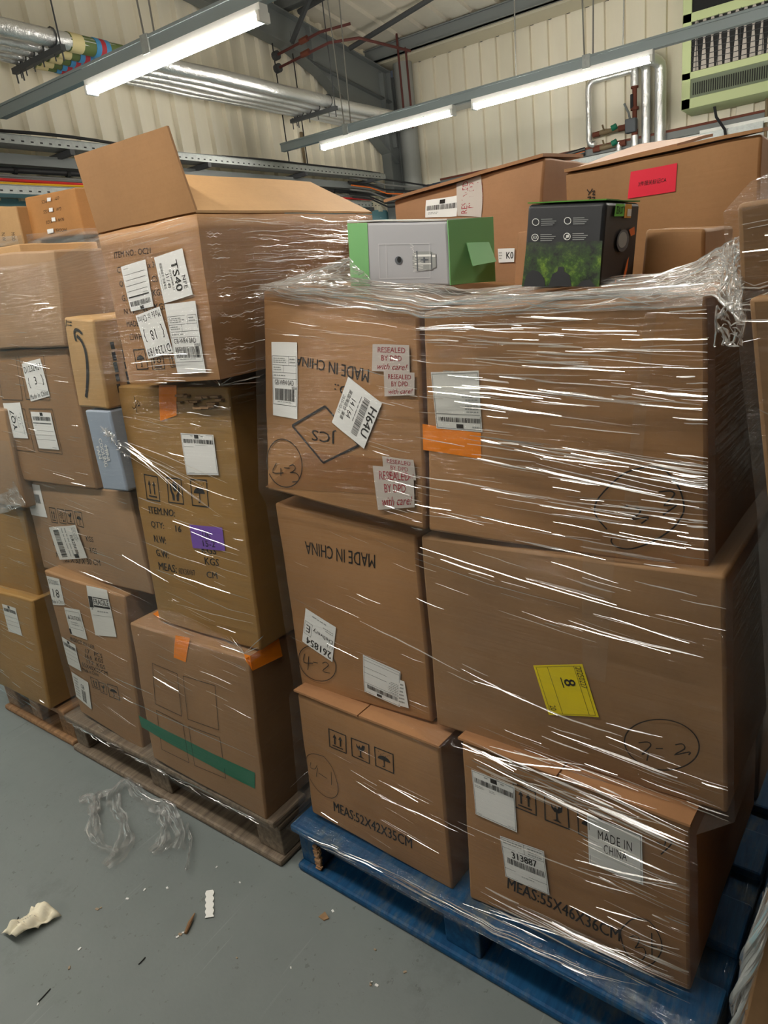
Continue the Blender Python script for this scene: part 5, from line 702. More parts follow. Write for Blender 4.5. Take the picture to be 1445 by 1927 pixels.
carton('C2', 'kraft', 'large carton with the red customs sticker behind the black box', w=.004)
carton('E1', 'kraft_tan', 'carton with upside down QTY and MODEL print at the back left', bulge=.002)
carton('E2', 'kraft_pale', 'carton with sideways N.W print at the far left back', bulge=.002)
carton('E3', 'kraft_pale', 'narrow carton between the two printed cartons at the back left', bulge=.001)
carton('E4', 'kraft_pale', 'pale carton edge showing at the left picture edge above the greyish carton', bulge=.001)
carton('G1', 'boxgrey', 'grey and green tumbler gift box lying on the front stack', name='gift_box', bulge=.001, w=.001)
carton('Z1', 'boxblack', 'black speaker box with green landscape standing on the front stack', name='speaker_box', bulge=.001, w=.0008)
carton('H1', 'kraft', 'small plain carton right of the black speaker box', bulge=.003, w=.003)
carton('K1', 'kraft_red', 'narrow carton peeking out left of the black speaker box', bulge=.001)
carton('F1', 'kraft_dull', 'film covered carton on top at the right picture edge', bulge=.003)
carton('F2', 'kraft_dull', 'film covered carton second from the top at the right picture edge')
carton('F4', 'kraft_dull', 'carton hidden in the gap between the right edge cartons')
carton('F3', 'kraft_dull', 'film covered carton low at the right picture edge beside the blue pallet')
# rear rows that carry what shows above
def rear(fr, u0, u1, d0, d1, z0, z1, label):
    pts = [fp(fr, u0, d0, z1), fp(fr, u1, d0, z1), fp(fr, u1, d0, z0), fp(fr, u0, d0, z0)]
    k = 'R%d' % len(BX); BOXC[k] = ([tuple(p) for p in pts], tuple(FR[fr][2])[:2], d1-d0); return carton(k, 'kraft_dull', label, bulge=.0, N=4, w=.001)
rear('A', .045, .48, .66, 1.15, .152, 1.298, 'tall carton in the rear row under the battered carton')
rear('A', .50, .97, .66, 1.15, .152, 1.298, 'tall carton in the rear row under the red stickered carton')
rear('D', -.75, .12, .90, 1.6, .0, 1.785, 'big carton far back under the upside down printed cartons')
rear('D', .0, .45, .45, .75, .885, 1.67, 'carton behind the greyish carton carrying the pale one')
rear('A', 1.07, 1.64, .02, .92, 0.0, .19, 'low crate of the right hand stack on the floor')
K = lambda key: BX[key]['o']

# ---- prints, labels, tapes (all parts of their carton)
_tc = {}
def text_poly(s, style):
    k = (s, style)
    if k not in _tc:
        cu = bpy.data.curves.new('t', 'FONT'); cu.body = s; cu.resolution_u = 2
        if style == 1: cu.offset = .0
        if style == 2: cu.shear = .35
        if style == 3: cu.space_character = 1.12
        ob = bpy.data.objects.new('t', cu); me = bpy.data.meshes.new_from_object(ob)
        v = [(x.co.x, x.co.y) for x in me.vertices]; f = [tuple(p.vertices) for p in me.polygons]
        bpy.data.objects.remove(ob); bpy.data.curves.remove(cu); bpy.data.meshes.remove(me)
        if not v: v = [(0, 0), (1, 0), (1, 1)]; f = [(0, 1, 2)]
        x0 = min(a for a, _ in v); x1 = max(a for a, _ in v); y0 = min(a for _, a in v); y1 = max(a for _, a in v)
        if style == 1:
            n0 = len(v); vs = []; fs = []
            for j, dx in enumerate((-.018, 0, .018)): vs += [(a+dx, c) for a, c in v]; fs += [tuple(i+j*n0 for i in q) for q in f]
            v, f = vs, fs; x0 -= .018; x1 += .018
        _tc[k] = ([((a-x0)/max(x1-x0, 1e-6), 1-(b-y0)/max(y1-y0, 1e-6)) for a, b in v], f)
    return _tc[k]
def rect(a0, b0, a1, b1): return ([(a0, b0), (a1, b0), (a1, b1), (a0, b1)], [(0, 1, 2, 3)])
def put(pf, a0, b0, a1, b1): return ([(a0+(a1-a0)*x, b0+(b1-b0)*y) for x, y in pf[0]], pf[1])
def join(L):
    v = []; f = []
    for a, b in L: o = len(v); v += a; f += [tuple(i+o for i in q) for q in b]
    return v, f
def bars(a0, b0, a1, b1, seed):
    r = random.Random(seed); x = 0; L = []
    while x < 1:
        w = r.choice((.006, .006, .012, .018)); L.append(rect(a0+(a1-a0)*x, b0, a0+(a1-a0)*min(1, x+w), b1)); x += w+r.choice((.006, .008, .014, .02))
    return join(L)
def ell_poly(cx, cy, rx, ry, a0=0, a1=360, n=14):
    p = [(cx+rx*math.cos(math.radians(a0+(a1-a0)*i/n)), cy+ry*math.sin(math.radians(a0+(a1-a0)*i/n))) for i in range(n+1)]
    return p, [tuple(range(n+1))]
def seg(p, q, w):
    dx, dy = q[0]-p[0], q[1]-p[1]; l = math.hypot(dx, dy) or 1; nx, ny = -dy/l*w/2, dx/l*w/2
    return [(p[0]+nx, p[1]+ny), (q[0]+nx, q[1]+ny), (q[0]-nx, q[1]-ny), (p[0]-nx, p[1]-ny)], [(0, 1, 2, 3)]
def poly(pts): return list(pts), [tuple(range(len(pts)))]
def border(w=.05): return [rect(0, 0, 1, w), rect(0, 1-w, 1, 1), rect(0, w, w, 1-w), rect(1-w, w, 1, 1-w)]
def arrow(cx, y0, y1, w=.08, hw=.22): return [rect(cx-w/2, y0+.16, cx+w/2, y1), poly([(cx, y0), (cx+hw/2, y0+.2), (cx-hw/2, y0+.2)])]
GLASS = [poly([(.28, .2), (.40, .36), (.46, .24), (.54, .36), (.62, .18), (.76, .18), (.72, .40), (.60, .50), (.42, .50), (.30, .38)]), rect(.475, .5, .545, .8), poly([(.32, .86), (.48, .78), (.54, .78), (.70, .86)])]
UMB = [ell_poly(.5, .52, .33, .22, 180, 360), rect(.48, .5, .53, .82), seg((.505, .82), (.46, .86), .05), seg((.46, .86), (.41, .82), .05)]+[rect(.22+.09*i, .14+.06*((i*2) % 3), .25+.09*i, .18+.06*((i*2) % 3)) for i in range(7)]
def icon(k):
    if k == 'up': return join(border()+arrow(.34, .2, .74)+arrow(.66, .2, .74)+[rect(.2, .80, .8, .86)])
    if k == 'uponly': return join(arrow(.3, .05, .75, .09, .3)+arrow(.7, .05, .75, .09, .3)+[rect(.05, .85, .95, .93)])
    if k == 'glass': return join(border()+GLASS)
    if k == 'glassmini': return join([put(g, -.2, 0, 1.2, 1) for g in GLASS])
    if k == 'umbrella': return join(border()+UMB)
    if k == 'hands': return join(border()+[poly([(.18, .22), (.26, .22), (.30, .5), (.44, .66), (.44, .88), (.30, .88), (.28, .70), (.18, .5)]), poly([(.82, .22), (.74, .22), (.70, .5), (.56, .66), (.56, .88), (.70, .88), (.72, .70), (.82, .5)]), poly([(.36, .2), (.5, .12), (.64, .2), (.64, .44), (.5, .54), (.36, .44)])])
    if k == 'stack': return join(border()+[put(text_poly('10', 0), .2, .15, .8, .55), rect(.2, .68, .8, .74), rect(.2, .80, .8, .86)])
    if k == 'fan': return join(border()+[poly([(.5+.3*math.cos(a*.7+e), .42+.26*math.sin(a*.7+e)) for e in (0, .25)]+[(.5, .42)]) for a in range(9)]+[rect(.2, .8, .4, .84), rect(.6, .72, .8, .86)])
    if k == 'tri': return poly([(.5, 0), (1, 1), (0, 1)])
def strokes(pts, w, asp):
    """ribbon along a polyline in (s,t); w metres, asp=(width,height) of the face in metres"""
    L = []; q = []
    n = len(pts)
    if n > 2:  # smooth
        for i in range(n-1):
            p0, p1, p2, p3 = pts[max(i-1, 0)], pts[i], pts[i+1], pts[min(i+2, n-1)]
            for j in range(3):
                t = j/3; q.append(tuple(.5*(2*b+(c-a)*t+(2*a-5*b+4*c-d)*t*t+(-a+3*b-3*c+d)*t**3) for a, b, c, d in zip(p0, p1, p2, p3)))
        q.append(pts[-1])
    else: q = list(pts)
    v = []; f = []
    for i, p in enumerate(q):
        a, b = q[max(i-1, 0)], q[min(i+1, len(q)-1)]; dx, dy = (b[0]-a[0])*asp[0], (b[1]-a[1])*asp[1]; l = math.hypot(dx, dy) or 1
        nx, ny = -dy/l*w/2/asp[0], dx/l*w/2/asp[1]; v += [(p[0]+nx, p[1]+ny), (p[0]-nx, p[1]-ny)]
        if i: f.append((2*i-2, 2*i, 2*i+1, 2*i-1))
    return v, f
def straight(pts, w, asp):
    L = []
    for p, q in zip(pts, pts[1:]):
        (v, f) = seg((p[0]*asp[0], p[1]*asp[1]), (q[0]*asp[0], q[1]*asp[1]), w); dx, dy = 0, 0
        L.append(([(a/asp[0], b/asp[1]) for a, b in v], f))
    return join(L)
def q2(q, a, b): return tuple(q[0][i]*(1-a)*(1-b)+q[1][i]*a*(1-b)+q[2][i]*a*b+q[3][i]*(1-a)*b for i in (0, 1))
def ink(name, key, pf, col, par, h, quad=None):
    v, f = pf
    if quad: v = [q2(quad, a, b) for a, b in v]
    return mesh_obj(name, [surf(key, s, t, h) for s, t in v], f, col, par)
def patch(name, key, q, col, par, h, n=6):
    v = [q2(q, i/n, j/n) for j in range(n+1) for i in range(n+1)]; f = [(j*(n+1)+i, (j+1)*(n+1)+i, (j+1)*(n+1)+i+1, j*(n+1)+i+1) for j in range(n) for i in range(n)]
    return ink(name, key, (v, f), col, par, h)
cnt = {}
for key, kd, nm, q, op in PRINTS:
    par = K(key); i = cnt[key] = cnt.get(key, 0)+1; c = BX[key]['c']; asp = ((c[1]-c[0]).length, (c[3]-c[0]).length)
    if kd == 'text': ink(op['part'], key, text_poly(nm, op['bold']), op['col'], par, .0008 if op['col'] == 'ink' else .0022, q)
    elif kd == 'icon': ink('handling_mark', key, icon(nm), op['col'], par, .0008, q)
    elif kd == 'hand':
        L = [strokes(p, op['w'], asp) if nm in ('handwriting', 'printed_ring', 'printed_arrow') else straight(p, op['w'], asp) for p in q]
        ink(nm, key, join(L), op['col'], par, .0019)
    elif kd == 'tape':
        o = patch(nm, key, q, op['col'], par, .0010+.00004*i, 10)
    elif kd == 'label':
        h = .0014+.0004*(i % 12); o = patch(nm, key, q, op['col'], par, h)
        if op.get('label'): o['label'] = op['label']
        L = []; rc = 'redink' if nm == 'resealed_tape' else 'ink'
        w = math.hypot((q[1][0]-q[0][0])*asp[0], (q[1][1]-q[0][1])*asp[1]); hh = math.hypot((q[3][0]-q[0][0])*asp[0], (q[3][1]-q[0][1])*asp[1])
        lw, lh = .0007/w, .0007/hh; fine = []
        for it in op['items']:
            k = it[0]; a = it[1:]
            if k == 'text': L.append(put(text_poly(a[0], a[5]), *a[1:5]))
            elif k == 'bar': L.append(bars(*a, seed=i*13+len(key)))
            elif k == 'blk': L.append(rect(*a))
            elif k == 'frame': L += [rect(a[0], a[1], a[2], a[1]+lh), rect(a[0], a[3]-lh, a[2], a[3]), rect(a[0], a[1], a[0]+lw, a[3]), rect(a[2]-lw, a[1], a[2], a[3])]
            elif k == 'hl': L.append(rect(a[0], a[2], a[1], a[2]+lh))
            elif k == 'vl': L.append(rect(a[0], a[1], a[0]+lw, a[2]))
            elif k == 'tri': L.append(put(icon('tri'), *a))
            elif k == 'glassmini': L.append(put(icon('glassmini'), *a))
            elif k == 'greek':
                r = random.Random(i*31+len(L))
                for j in range(a[4]):
                    y0 = a[1]+(a[3]-a[1])*(j+.25)/a[4]; y1 = y0+(a[3]-a[1])*.42/a[4]; x = a[0]; e = a[2]-(a[2]-a[0])*r.uniform(0, .3)
                    while x < e: x2 = min(e, x+(a[2]-a[0])*r.uniform(.08, .22)); fine.append(rect(x, y0, x2, y1)); x = x2+(a[2]-a[0])*.04
        if L: ink('print', key, join(L), rc, o, h+.0005, q)
        if fine: ink('fine_print', key, join(fine), 'greyink', o, h+.0005, q)
    elif kd == 'picture' and nm == 'tumbler_picture':
        o = ink(nm, key, poly([(.40, .34), (.46, .27), (.84, .27), (.90, .33), (.95, .34), (.95, .74), (.90, .76), (.84, .82), (.46, .82), (.40, .74)]), 'greyink', par, .0016, q)
        ink('tumbler_shine', key, join([rect(.46, .36, .84, .42), rect(.46, .62, .84, .65), rect(.86, .38, .94, .44)]), 'whiteplastic', o, .002, q)
        ink('tumbler_band', key, join([rect(.50, .25, .525, .84), rect(.84, .30, .855, .80), rect(.60, .50, .78, .53), rect(.66, .44, .70, .60)]), 'valvegrey', o, .0023, q)
        ink('knob_spot', key, ell_poly(.06, .52, .09, .12, n=24), 'valvegrey', par, .0016, q); ink('knob_shade', key, ell_poly(.08, .50, .05, .09, n=24), 'black', par, .002, q)
        ink('swirl', key, join([seg((.35+.02*k+.03*math.sin(k*2.3), .05+.045*k), (.42+.02*math.sin(k*1.7), .08+.045*k), .012) for k in range(18)]), 'whiteink', par, .0018, q)
    elif kd == 'picture':
        t = NT('landscape'); nz = t.noise(38, detail=8, rough=.75); art = t.ramp(nz, [(.36, lin(16, 24, 14)), (.5, lin(56, 88, 24)), (.62, lin(118, 150, 44)), (.75, lin(44, 66, 28))])
        tc = t.n('ShaderNodeTexCoord'); sp = t.n('ShaderNodeSeparateXYZ'); t.l(tc.outputs['Object'], sp.inputs[0]); mr = t.n('ShaderNodeMapRange'); mr.inputs[1].default_value = .085; mr.inputs[2].default_value = .035; t.l(sp.outputs[2], mr.inputs[0])
        ad = t.n('ShaderNodeMath', operation='MULTIPLY'); t.l(mr.outputs[0], ad.inputs[0]); t.l(t.ramp(t.noise(26, detail=5), [(.3, (.35, .35, .35)), (.6, (1, 1, 1))]), ad.inputs[1])
        t.bsdf(t.mix(lin(44, 45, 48), art, ad.outputs[0]), .4); MAT['landscape'] = t.m
        o = ink(nm, key, poly([(0, .0), (1, 0), (1, 1), (0, 1)]), 'landscape', par, .0009, q)
        ink('rock', key, join([poly([(.02, 1), (.05, .74), (.12, .62), (.22, .66), (.30, .82), (.32, 1)]), poly([(.36, 1), (.40, .72), (.46, .66), (.47, .56), (.54, .56), (.55, .66), (.62, .74), (.66, 1)]), poly([(.72, 1), (.78, .88), (.88, .84), (.96, 1)])]), 'boxblack', o, .0013, q)
# ---- loose flaps and extra parts
def slab(name, par, pts, mat, th, nrm):
    """plate from 4 points with thickness along nrm"""
    n = Vector(nrm).normalized()*th; p = [Vector(x) for x in pts]; N = 6; v = []; f = []
    for k in (0, 1):
        for j in range(N+1):
            for i in range(N+1):
                w = bil(p, i/N, j/N); v.append(w+wob(w, .002)+n*k)
    M = (N+1)**2; g = lambda i, j, k: k*M+j*(N+1)+i
    for j in range(N):
        for i in range(N): f += [(g(i, j, 0), g(i+1, j, 0), g(i+1, j+1, 0), g(i, j+1, 0)), (g(i, j, 1), g(i, j+1, 1), g(i+1, j+1, 1), g(i+1, j, 1))]
    for i in range(N): f += [(g(i, 0, 0), g(i, 0, 1), g(i+1, 0, 1), g(i+1, 0, 0)), (g(i, N, 0), g(i+1, N, 0), g(i+1, N, 1), g(i, N, 1)), (g(0, i, 0), g(0, i+1, 0), g(0, i+1, 1), g(0, i, 1)), (g(N, i, 0), g(N, i, 1), g(N, i+1, 1), g(N, i+1, 0))]
    o = mesh_obj(name, v, f, mat, par, smooth=True); o.data.set_sharp_from_angle(angle=.6); return o
UP = Vector((0, 0, 1))
def cf(key): B = BX[key]; return B['c'], B['b'], B['depth']
# bottom cartons of the front stack: lid flaps meeting at a slit, lips proud of the front
for key in ('A1', 'A2'):
    c, b, dp = cf(key); u = (c[1]-c[0]).normalized()
    for a0, a1, lift in ((-.008, .478, .010), (.488, 1.008, .003)):
        p = [c[0].lerp(c[1], a0)+b*.13, c[0].lerp(c[1], a1)+b*.13, c[0].lerp(c[1], a1)-b*.006, c[0].lerp(c[1], a0)-b*.006]
        p[0] += UP*.001; p[1] += UP*.001; p[2] += UP*.002; p[3] += UP*lift
        slab('lid_flap', K(key), p, 'kraft_red', .005, UP)
# open carton: front flap up, side flap leaning in, rear flap
c, b, dp = cf('B5'); fl = BOXC_FLAP
slab('front_flap', K('B5'), [Vector(fl[0]), Vector(fl[1]), c[1]+UP*.004, c[0]+UP*.004], 'kraft', .005, b)
r0, r1 = c[1]+UP*.002, c[1]+b*dp+UP*.002; inn = (c[0]-c[1]).normalized()
slab('side_flap', K('B5'), [r0+inn*.105+UP*.085+b*.02, r1+inn*.105+UP*.085-b*.10, r1, r0], 'kraft_pale', .005, UP)
l0, l1 = c[0]+UP*.002, c[0]+b*dp+UP*.002
slab('side_flap', K('B5'), [l0, l1, l1-inn*.11+UP*.08-b*.05, l0-inn*.11+UP*.08+b*.06], 'kraft_inside', .005, UP)
# torn top of the tall carton under it
c, b, dp = cf('B4')
m = MB()
for k in range(16):
    s = .60+.022*k+random.uniform(-.01, .01); p = surf('B4', s, .02+.05*random.random(), .006); m.box(p, (.012+.02*random.random(), .010, .005), 0, (c[1]-c[0]).normalized(), b, Vector((random.uniform(-.5, .5), random.uniform(-.5, .5), 1)).normalized())
m.build('torn_edge', 'torn_edge', K('B4'))
# parcel: black tape on its right side, arrow marks
c, b, dp = cf('B6'); R0, R1 = c[1], c[2]; sd = (c[1]-c[0]).normalized()
v = [R0+b*(dp*.66)+sd*.004+UP*.004, R0+b*(dp*1.0)+sd*.004+UP*.004, R1+b*dp+sd*.004, R1+b*(dp*.66)+sd*.004]; mesh_obj('packing_tape', v, [(0, 1, 2, 3)], 'blacktape', K('B6'))
m = MB()
for k, zf in enumerate((.30, .42, .54, .66, .78)):
    for j in range(3): p = R0.lerp(R1, zf)+b*(dp*(.18+.14*j))+sd*.0035; m.box(p, (.001, .010, .018+.004*((k+j) % 3)), 0, sd, b)
m.build('side_print', 'ink', K('B6'))
# gift box: green end flap standing open
c, b, dp = cf('G1'); sd = (c[1]-c[0]).normalized(); R0, R1 = c[1], c[2]
slab('end_flap', K('G1'), [R0+UP*.001, R0+b*dp*.95+sd*.03+UP*.005, R1+b*dp*.95+sd*.03+UP*.002, R1+UP*.003], 'boxgreen', .002, sd)
slab('tuck_flap', K('G1'), [(R0*.65+R1*.35)+b*dp*.35+sd*.013, (R0*.65+R1*.35)+b*dp*.8+sd*.03, (R0*.35+R1*.65)+b*dp*.8+sd*.045, (R0*.30+R1*.70)+b*dp*.30+sd*.03], 'boxgreen', .0015, sd)
slab('lid', K('G1'), [c[0]+b*dp+UP*.001, c[1]+b*dp+UP*.001, c[1]+UP*.001, c[0]+UP*.001], 'greypaper', .003, UP)
# speaker box: lid edge, stickers and pictures on its right side
c, b, dp = cf('Z1'); sd = (c[1]-c[0]).normalized(); R0, R1 = c[1], c[2]
slab('lid', K('Z1'), [c[0]+b*dp+UP*.0015, c[1]+b*dp+UP*.0015, c[1]-b*.001+UP*.0015, c[0]-b*.001+UP*.0015], 'darklime', .0018, UP)
def side(name, pts, col, par, h=.003):
    q = [R0.lerp(R1, t)+b*(dp*s)+sd*h for s, t in pts]; return mesh_obj(name, q, [tuple(range(len(q)))], col, par)
o = side('brand_sticker', [(.22, .02), (.47, .02), (.47, .17), (.20, .17)], 'limegreen', K('Z1'))
tp = text_poly('ZEALOT', 1); mesh_obj('print', [R0.lerp(R1, .05+.09*y)+b*(dp*(.24+.20*x))+sd*.0036 for x, y in tp[0]], tp[1], 'ink', o)
o = side('barcode_sticker', [(.49, .02), (.69, .02), (.69, .19), (.49, .19)], 'amber', K('Z1')); side('print', [(.56, .08), (.68, .08), (.68, .17), (.56, .17)], 'whiteink', o, .0036)
side('speaker_picture', [(.52+.18*math.cos(a*.35), .47+.14*math.sin(a*.35)) for a in range(18)], 'valvegrey', K('Z1')); side('speaker_grille', [(.50+.13*math.cos(a*.35), .46+.10*math.sin(a*.35)) for a in range(18)], 'greyink', K('Z1'), .0034)
side('speaker_strap', [(.66, .34), (.82, .30), (.86, .40), (.74, .42)], 'orangemark', K('Z1'), .0034)
side('orange_mark', [(.60, .98), (.70, .72), (.74, .68), (.72, .85), (.66, 1.0)], 'orangemark', K('Z1'), .0034); side('orange_mark', [(.38, .94), (.42, .94), (.42, .99), (.38, .99)], 'orangemark', K('Z1'), .0034)
# battered lids of the two big cartons behind
c, b, dp = cf('C1')
slab('lid_flap', K('C1'), [c[0]+b*.22+UP*.03-(c[1]-c[0])*.05, c[1]+b*.22+UP*.012, c[1]-b*.012+UP*.002, c[0]-b*.015-(c[1]-c[0])*.05-UP*.002], 'kraft_red', .007, UP)
c, b, dp = cf('C2')
slab('lid_flap', K('C2'), [c[0].lerp(c[1], .0)+b*.20+UP*.0, c[1]+b*.20+UP*.03, c[1]-b*.008+UP*.003, c[0]-b*.008+UP*.002], 'kraft', .006, UP)
slab('lid_flap', K('C2'), [c[0].lerp(c[1], .22)+b*.22+UP*.05, c[0].lerp(c[1], .62)+b*.25+UP*.045, c[0].lerp(c[1], .58)+b*.03+UP*.012, c[0].lerp(c[1], .02)+b*.03+UP*.006], 'kraft_red', .006, UP)
# corner tape of the lower carton, hollow between cartons
c, b, dp = cf('B1'); sd = (c[1]-c[0]).normalized()
mesh_obj('orange_tape', [c[1]-b*.012+UP*.007, c[1]+b*.10+UP*.007+sd*.003, c[1]+b*.10-UP*.045+sd*.005, c[1]-b*.004-UP*.03+sd*.006], [(0, 1, 2, 3)], 'orange', K('B1'))
mesh_obj('orange_tape', [c[0]+b*.14+UP*.006+sd*.02, c[0]+b*.14+UP*.006+sd*.10, c[0]+b*.04+UP*.006+sd*.11, c[0]+b*.06+UP*.006+sd*.03], [(0, 1, 2, 3)], 'orange', K('B1'))


# ================================================================== STRETCH FILM
def half(mb, pts, nrm, w, m=0, uvs=None):
    """pulled wrinkle: a slim ridge of two facets that thins out at both ends"""
    n = len(pts); v = []; f = []; nrm = Vector(nrm); th = math.tan(math.radians(min(66, max(14, random.gauss(42, 13)))))
    for i, p in enumerate(pts):
        d = (pts[min(i+1, n-1)]-pts[max(i-1, 0)]).normalized(); sd = d.cross(nrm).normalized()
        if sd.z < 0: sd = -sd
        e = math.sin(math.pi*(i+.35)/(n-.3))**.6 if n > 2 else 1
        for a, h in ((-.5, 0), (-.12, .55*th), (.5, 0)): v.append(p+sd*(a*w*e)+nrm*(h*w*e))
    for i in range(n-1):
        for k in range(2): f.append((i*3+k, i*3+k+1, (i+1)*3+k+1, (i+1)*3+k))
    mb.add(v, f, m)
def resample(row, n):
    L = [0]
    for a, b in zip(row, row[1:]): L.append(L[-1]+(b-a).length)
    out = []
    for i in range(n):
        t = L[-1]*i/(n-1); k = 0
        while k < len(L)-2 and L[k+1] < t: k += 1
        out.append(row[k].lerp(row[k+1], (t-L[k])/max(1e-6, L[k+1]-L[k])))
    return out
def shell(mb, uv, rows, fr, back, off=.014, nf=22, nv=5, left=True):
    o_, u, b = FR[fr]; loops = []
    for r in rows:
        r = [Vector(p)-b*off for p in r]; r[0] = r[0]-u*off; r[-1] = r[-1]+u*off
        fr_ = resample(r, nf); bl = back if not callable(back) else back(fr_[0].z)
        lf = [fr_[0]+b*(bl*(1-i/6)) for i in range(6)] if left else []
        rg = [fr_[-1]+b*(bl*(i+1)/9) for i in range(9)]
        loops.append(lf+fr_+rg)
    full = []
    for a, c in zip(loops, loops[1:]):
        for k in range(nv): full.append([p.lerp(q, k/nv) for p, q in zip(a, c)])
    full.append(loops[-1]); n = len(full[0]); v = []; f = []
    for j, lp in enumerate(full):
        x = 0
        for i, p in enumerate(lp):
            if i: x += (p-lp[i-1]).length
            v.append(p+noise.noise_vector(p*14)*.0014); uv.append((x, p.z))
    for j in range(len(full)-1):
        for i in range(n-1): f.append((j*n+i, (j+1)*n+i, (j+1)*n+i+1, j*n+i+1))
    mb.add(v, f, 0)
def film_obj(name, mb, uv, label, group=None, mats=('film', 'film_ridge', 'film_bunch', 'film_thick')):
    uv = uv+[(v.x*3+v.y*5, v.z) for v in mb.v[len(uv):]]
    o = mb.build(name, list(mats), base=base_of(mb), smooth=True, uvs=uv); tag(o, label, 'stretch film', group); return o
def streaks(mb, key, s0, s1, t0, t1, n, slope=.06, ln=(.03, .2), w=(.0008, .0022), h=.0165, spread=.03):
    w = (w[0]*1.15, w[1]*1.25)
    c, b, dp = cf(key); wd = (c[1]-c[0]).length; ht = (c[3]-c[0]).length
    for _ in range(n):
        l = random.uniform(*ln)*random.random()**.7+.02; s = random.uniform(s0, s1); t = random.uniform(t0, t1); sl = slope+random.gauss(0, spread)
        ds = l/wd; e = min(1.01, s+ds); k = max(3, int(l/.04)+2)
        pts = [surf(key, s+(e-s)*i/k, t+sl*(e-s)*wd/ht*i/k+.0012*math.sin(i*1.7+s*40), h) for i in range(k+1)]
        half(mb, pts, -b, random.uniform(*w)*(1 if random.random() < .8 else 1.6), 1)
CR = {k: [Vector(p) for p in v[0]] for k, v in BOXC.items()}
TL, TR, BR, BL = 0, 1, 2, 3
# front stack
mb = MB(); uv = []; A = CR; dn = Vector((0, 0, -.02))
low = [fp('A', .025, .045, .17), fp('A', .47, .04, .16), fp('A', .985, .045, .16)]; deck = [fp('A', .006, .006, .142), fp('A', .47, .004, .138), fp('A', 1.0, .02, .150)]
shell(mb, uv, [[A['A5'][TL], A['A5'][TR]-FR['A'][2]*.01, A['A6'][TL], A['A6'][TR]], [A['A5'][BL], A['A5'][BR], A['A6'][BL], A['A6'][BR]], [A['A3'][TL], A['A3'][TR], A['A4'][TL], A['A4'][TR]], [A['A3'][BL], A['A3'][BR], A['A4'][BL], A['A4'][BR]],
               [A['A1'][TL], A['A1'][TR], A['A2'][TL], A['A2'][TR]], low, deck], 'A', 1.12)
# collar of bunched film over the top edges
top = [A['A5'][TL], A['A5'][TR], A['A6'][TL], A['A6'][TR]]; bA = FR['A'][2]; uA = FR['A'][1]; n = 44
prof = [(-.016, -.012), (-.012, .006), (.0, .012), (.03, .010), (.07, .016), (.12, .022), (.17, .016)]
rows = [[p+bA*d+Vector((0, 0, z+(.010*noise.noise(p*7+Vector((d*30, 0, 0))) if d > 0 else .002*noise.noise(p*20)))) for p in resample(top, n)] for d, z in prof]
v = [p for r in rows for p in r]; mb.add(v, [(j*n+i, j*n+i+1, (j+1)*n+i+1, (j+1)*n+i) for j in range(len(rows)-1) for i in range(n-1)], 3)
uv += [(i*.025, .02*j) for j in range(len(rows)) for i in range(n)]
for _ in range(480):
    j = random.uniform(0, len(rows)-1.01); i0 = random.uniform(0, n-6); ln = random.uniform(1.5, 7); k = 7; pts = []
    dj = random.gauss(0, .35)
    for q in range(k+1):
        jj = min(max(j+dj*q/k, 0), len(rows)-1.001); ii = min(i0+ln*q/k, n-1.001); a, c_ = int(jj), int(ii)
        p = rows[a][c_].lerp(rows[a][c_+1], ii-c_).lerp(rows[a+1][c_].lerp(rows[a+1][c_+1], ii-c_), jj-a); pts.append(p+Vector((0, 0, .0015))-bA*.0015+noise.noise_vector(p*60)*.0015)
    half(mb, pts, (-bA+UP*1.2).normalized(), random.uniform(.001, .0032), 2 if random.random() < .5 else 1)
def crumple(mb, P, n, w=(.001, .003), ln=.05, dirv=None, spread=.6, nrm=None):
    """short curled folds scattered over a quad/triangle fan given as P(a,b)"""
    for _ in range(n):
        a, b = random.random(), random.random(); ang = (random.uniform(0, 6.28) if dirv is None else dirv+random.gauss(0, spread)); l = random.uniform(.3, 1)*ln; k = 6; pts = []
        for q in range(k+1):
            aa = min(max(a+l*math.cos(ang)*q/k, 0), 1); bb = min(max(b+l*math.sin(ang)*q/k, 0), 1); p = P(aa, bb); pts.append(p+noise.noise_vector(p*45)*.004); ang += random.gauss(0, .25)
        if (pts[-1]-pts[0]).length > .004: half(mb, pts, nrm or -bA, random.uniform(*w), 2)
def sheetpatch(mb, uv, P, nu, nv, amp, m=3):
    v = [P(i/nu, j/nv) for j in range(nv+1) for i in range(nu+1)]; v = [p+noise.noise_vector(p*22)*amp for p in v]
    mb.add(v, [(j*(nu+1)+i, j*(nu+1)+i+1, (j+1)*(nu+1)+i+1, (j+1)*(nu+1)+i) for j in range(nv) for i in range(nu)], m)
    for p in v: uv.append((p.x*2+p.y*2, p.z*2))
T = [Vector(p) for p in TENT]
PT = lambda a, b: T[0].lerp(T[1], a).lerp(T[4].lerp(T[3], a) if True else T[2], b)
sheetpatch(mb, uv, PT, 16, 8, .003); crumple(mb, PT, 110, ln=.35, dirv=.35, spread=.9); crumple(mb, lambda a, b: PT(a, b*.15), 24, ln=.7, dirv=0, spread=.1, w=(.0012, .003))
D0, D1 = [[Vector(p) for p in r] for r in DRAPE]
def PD(a, b):
    r0, r1 = resample(D0, 30), resample(D1, 30); i = min(int(a*29), 28); return r0[i].lerp(r0[i+1], a*29-i).lerp(r1[i].lerp(r1[i+1], a*29-i), b)
_r0, _r1 = resample(D0, 60), resample(D1, 60)
PD = lambda a, b: _r0[int(a*59)].lerp(_r1[int(a*59)], b)
sheetpatch(mb, uv, PD, 22, 8, .005); crumple(mb, PD, 110, ln=.5, dirv=-.25, spread=.25, w=(.001, .003)); crumple(mb, lambda a, b: PD(.7+.3*a, b), 90, ln=.5, w=(.001, .003))
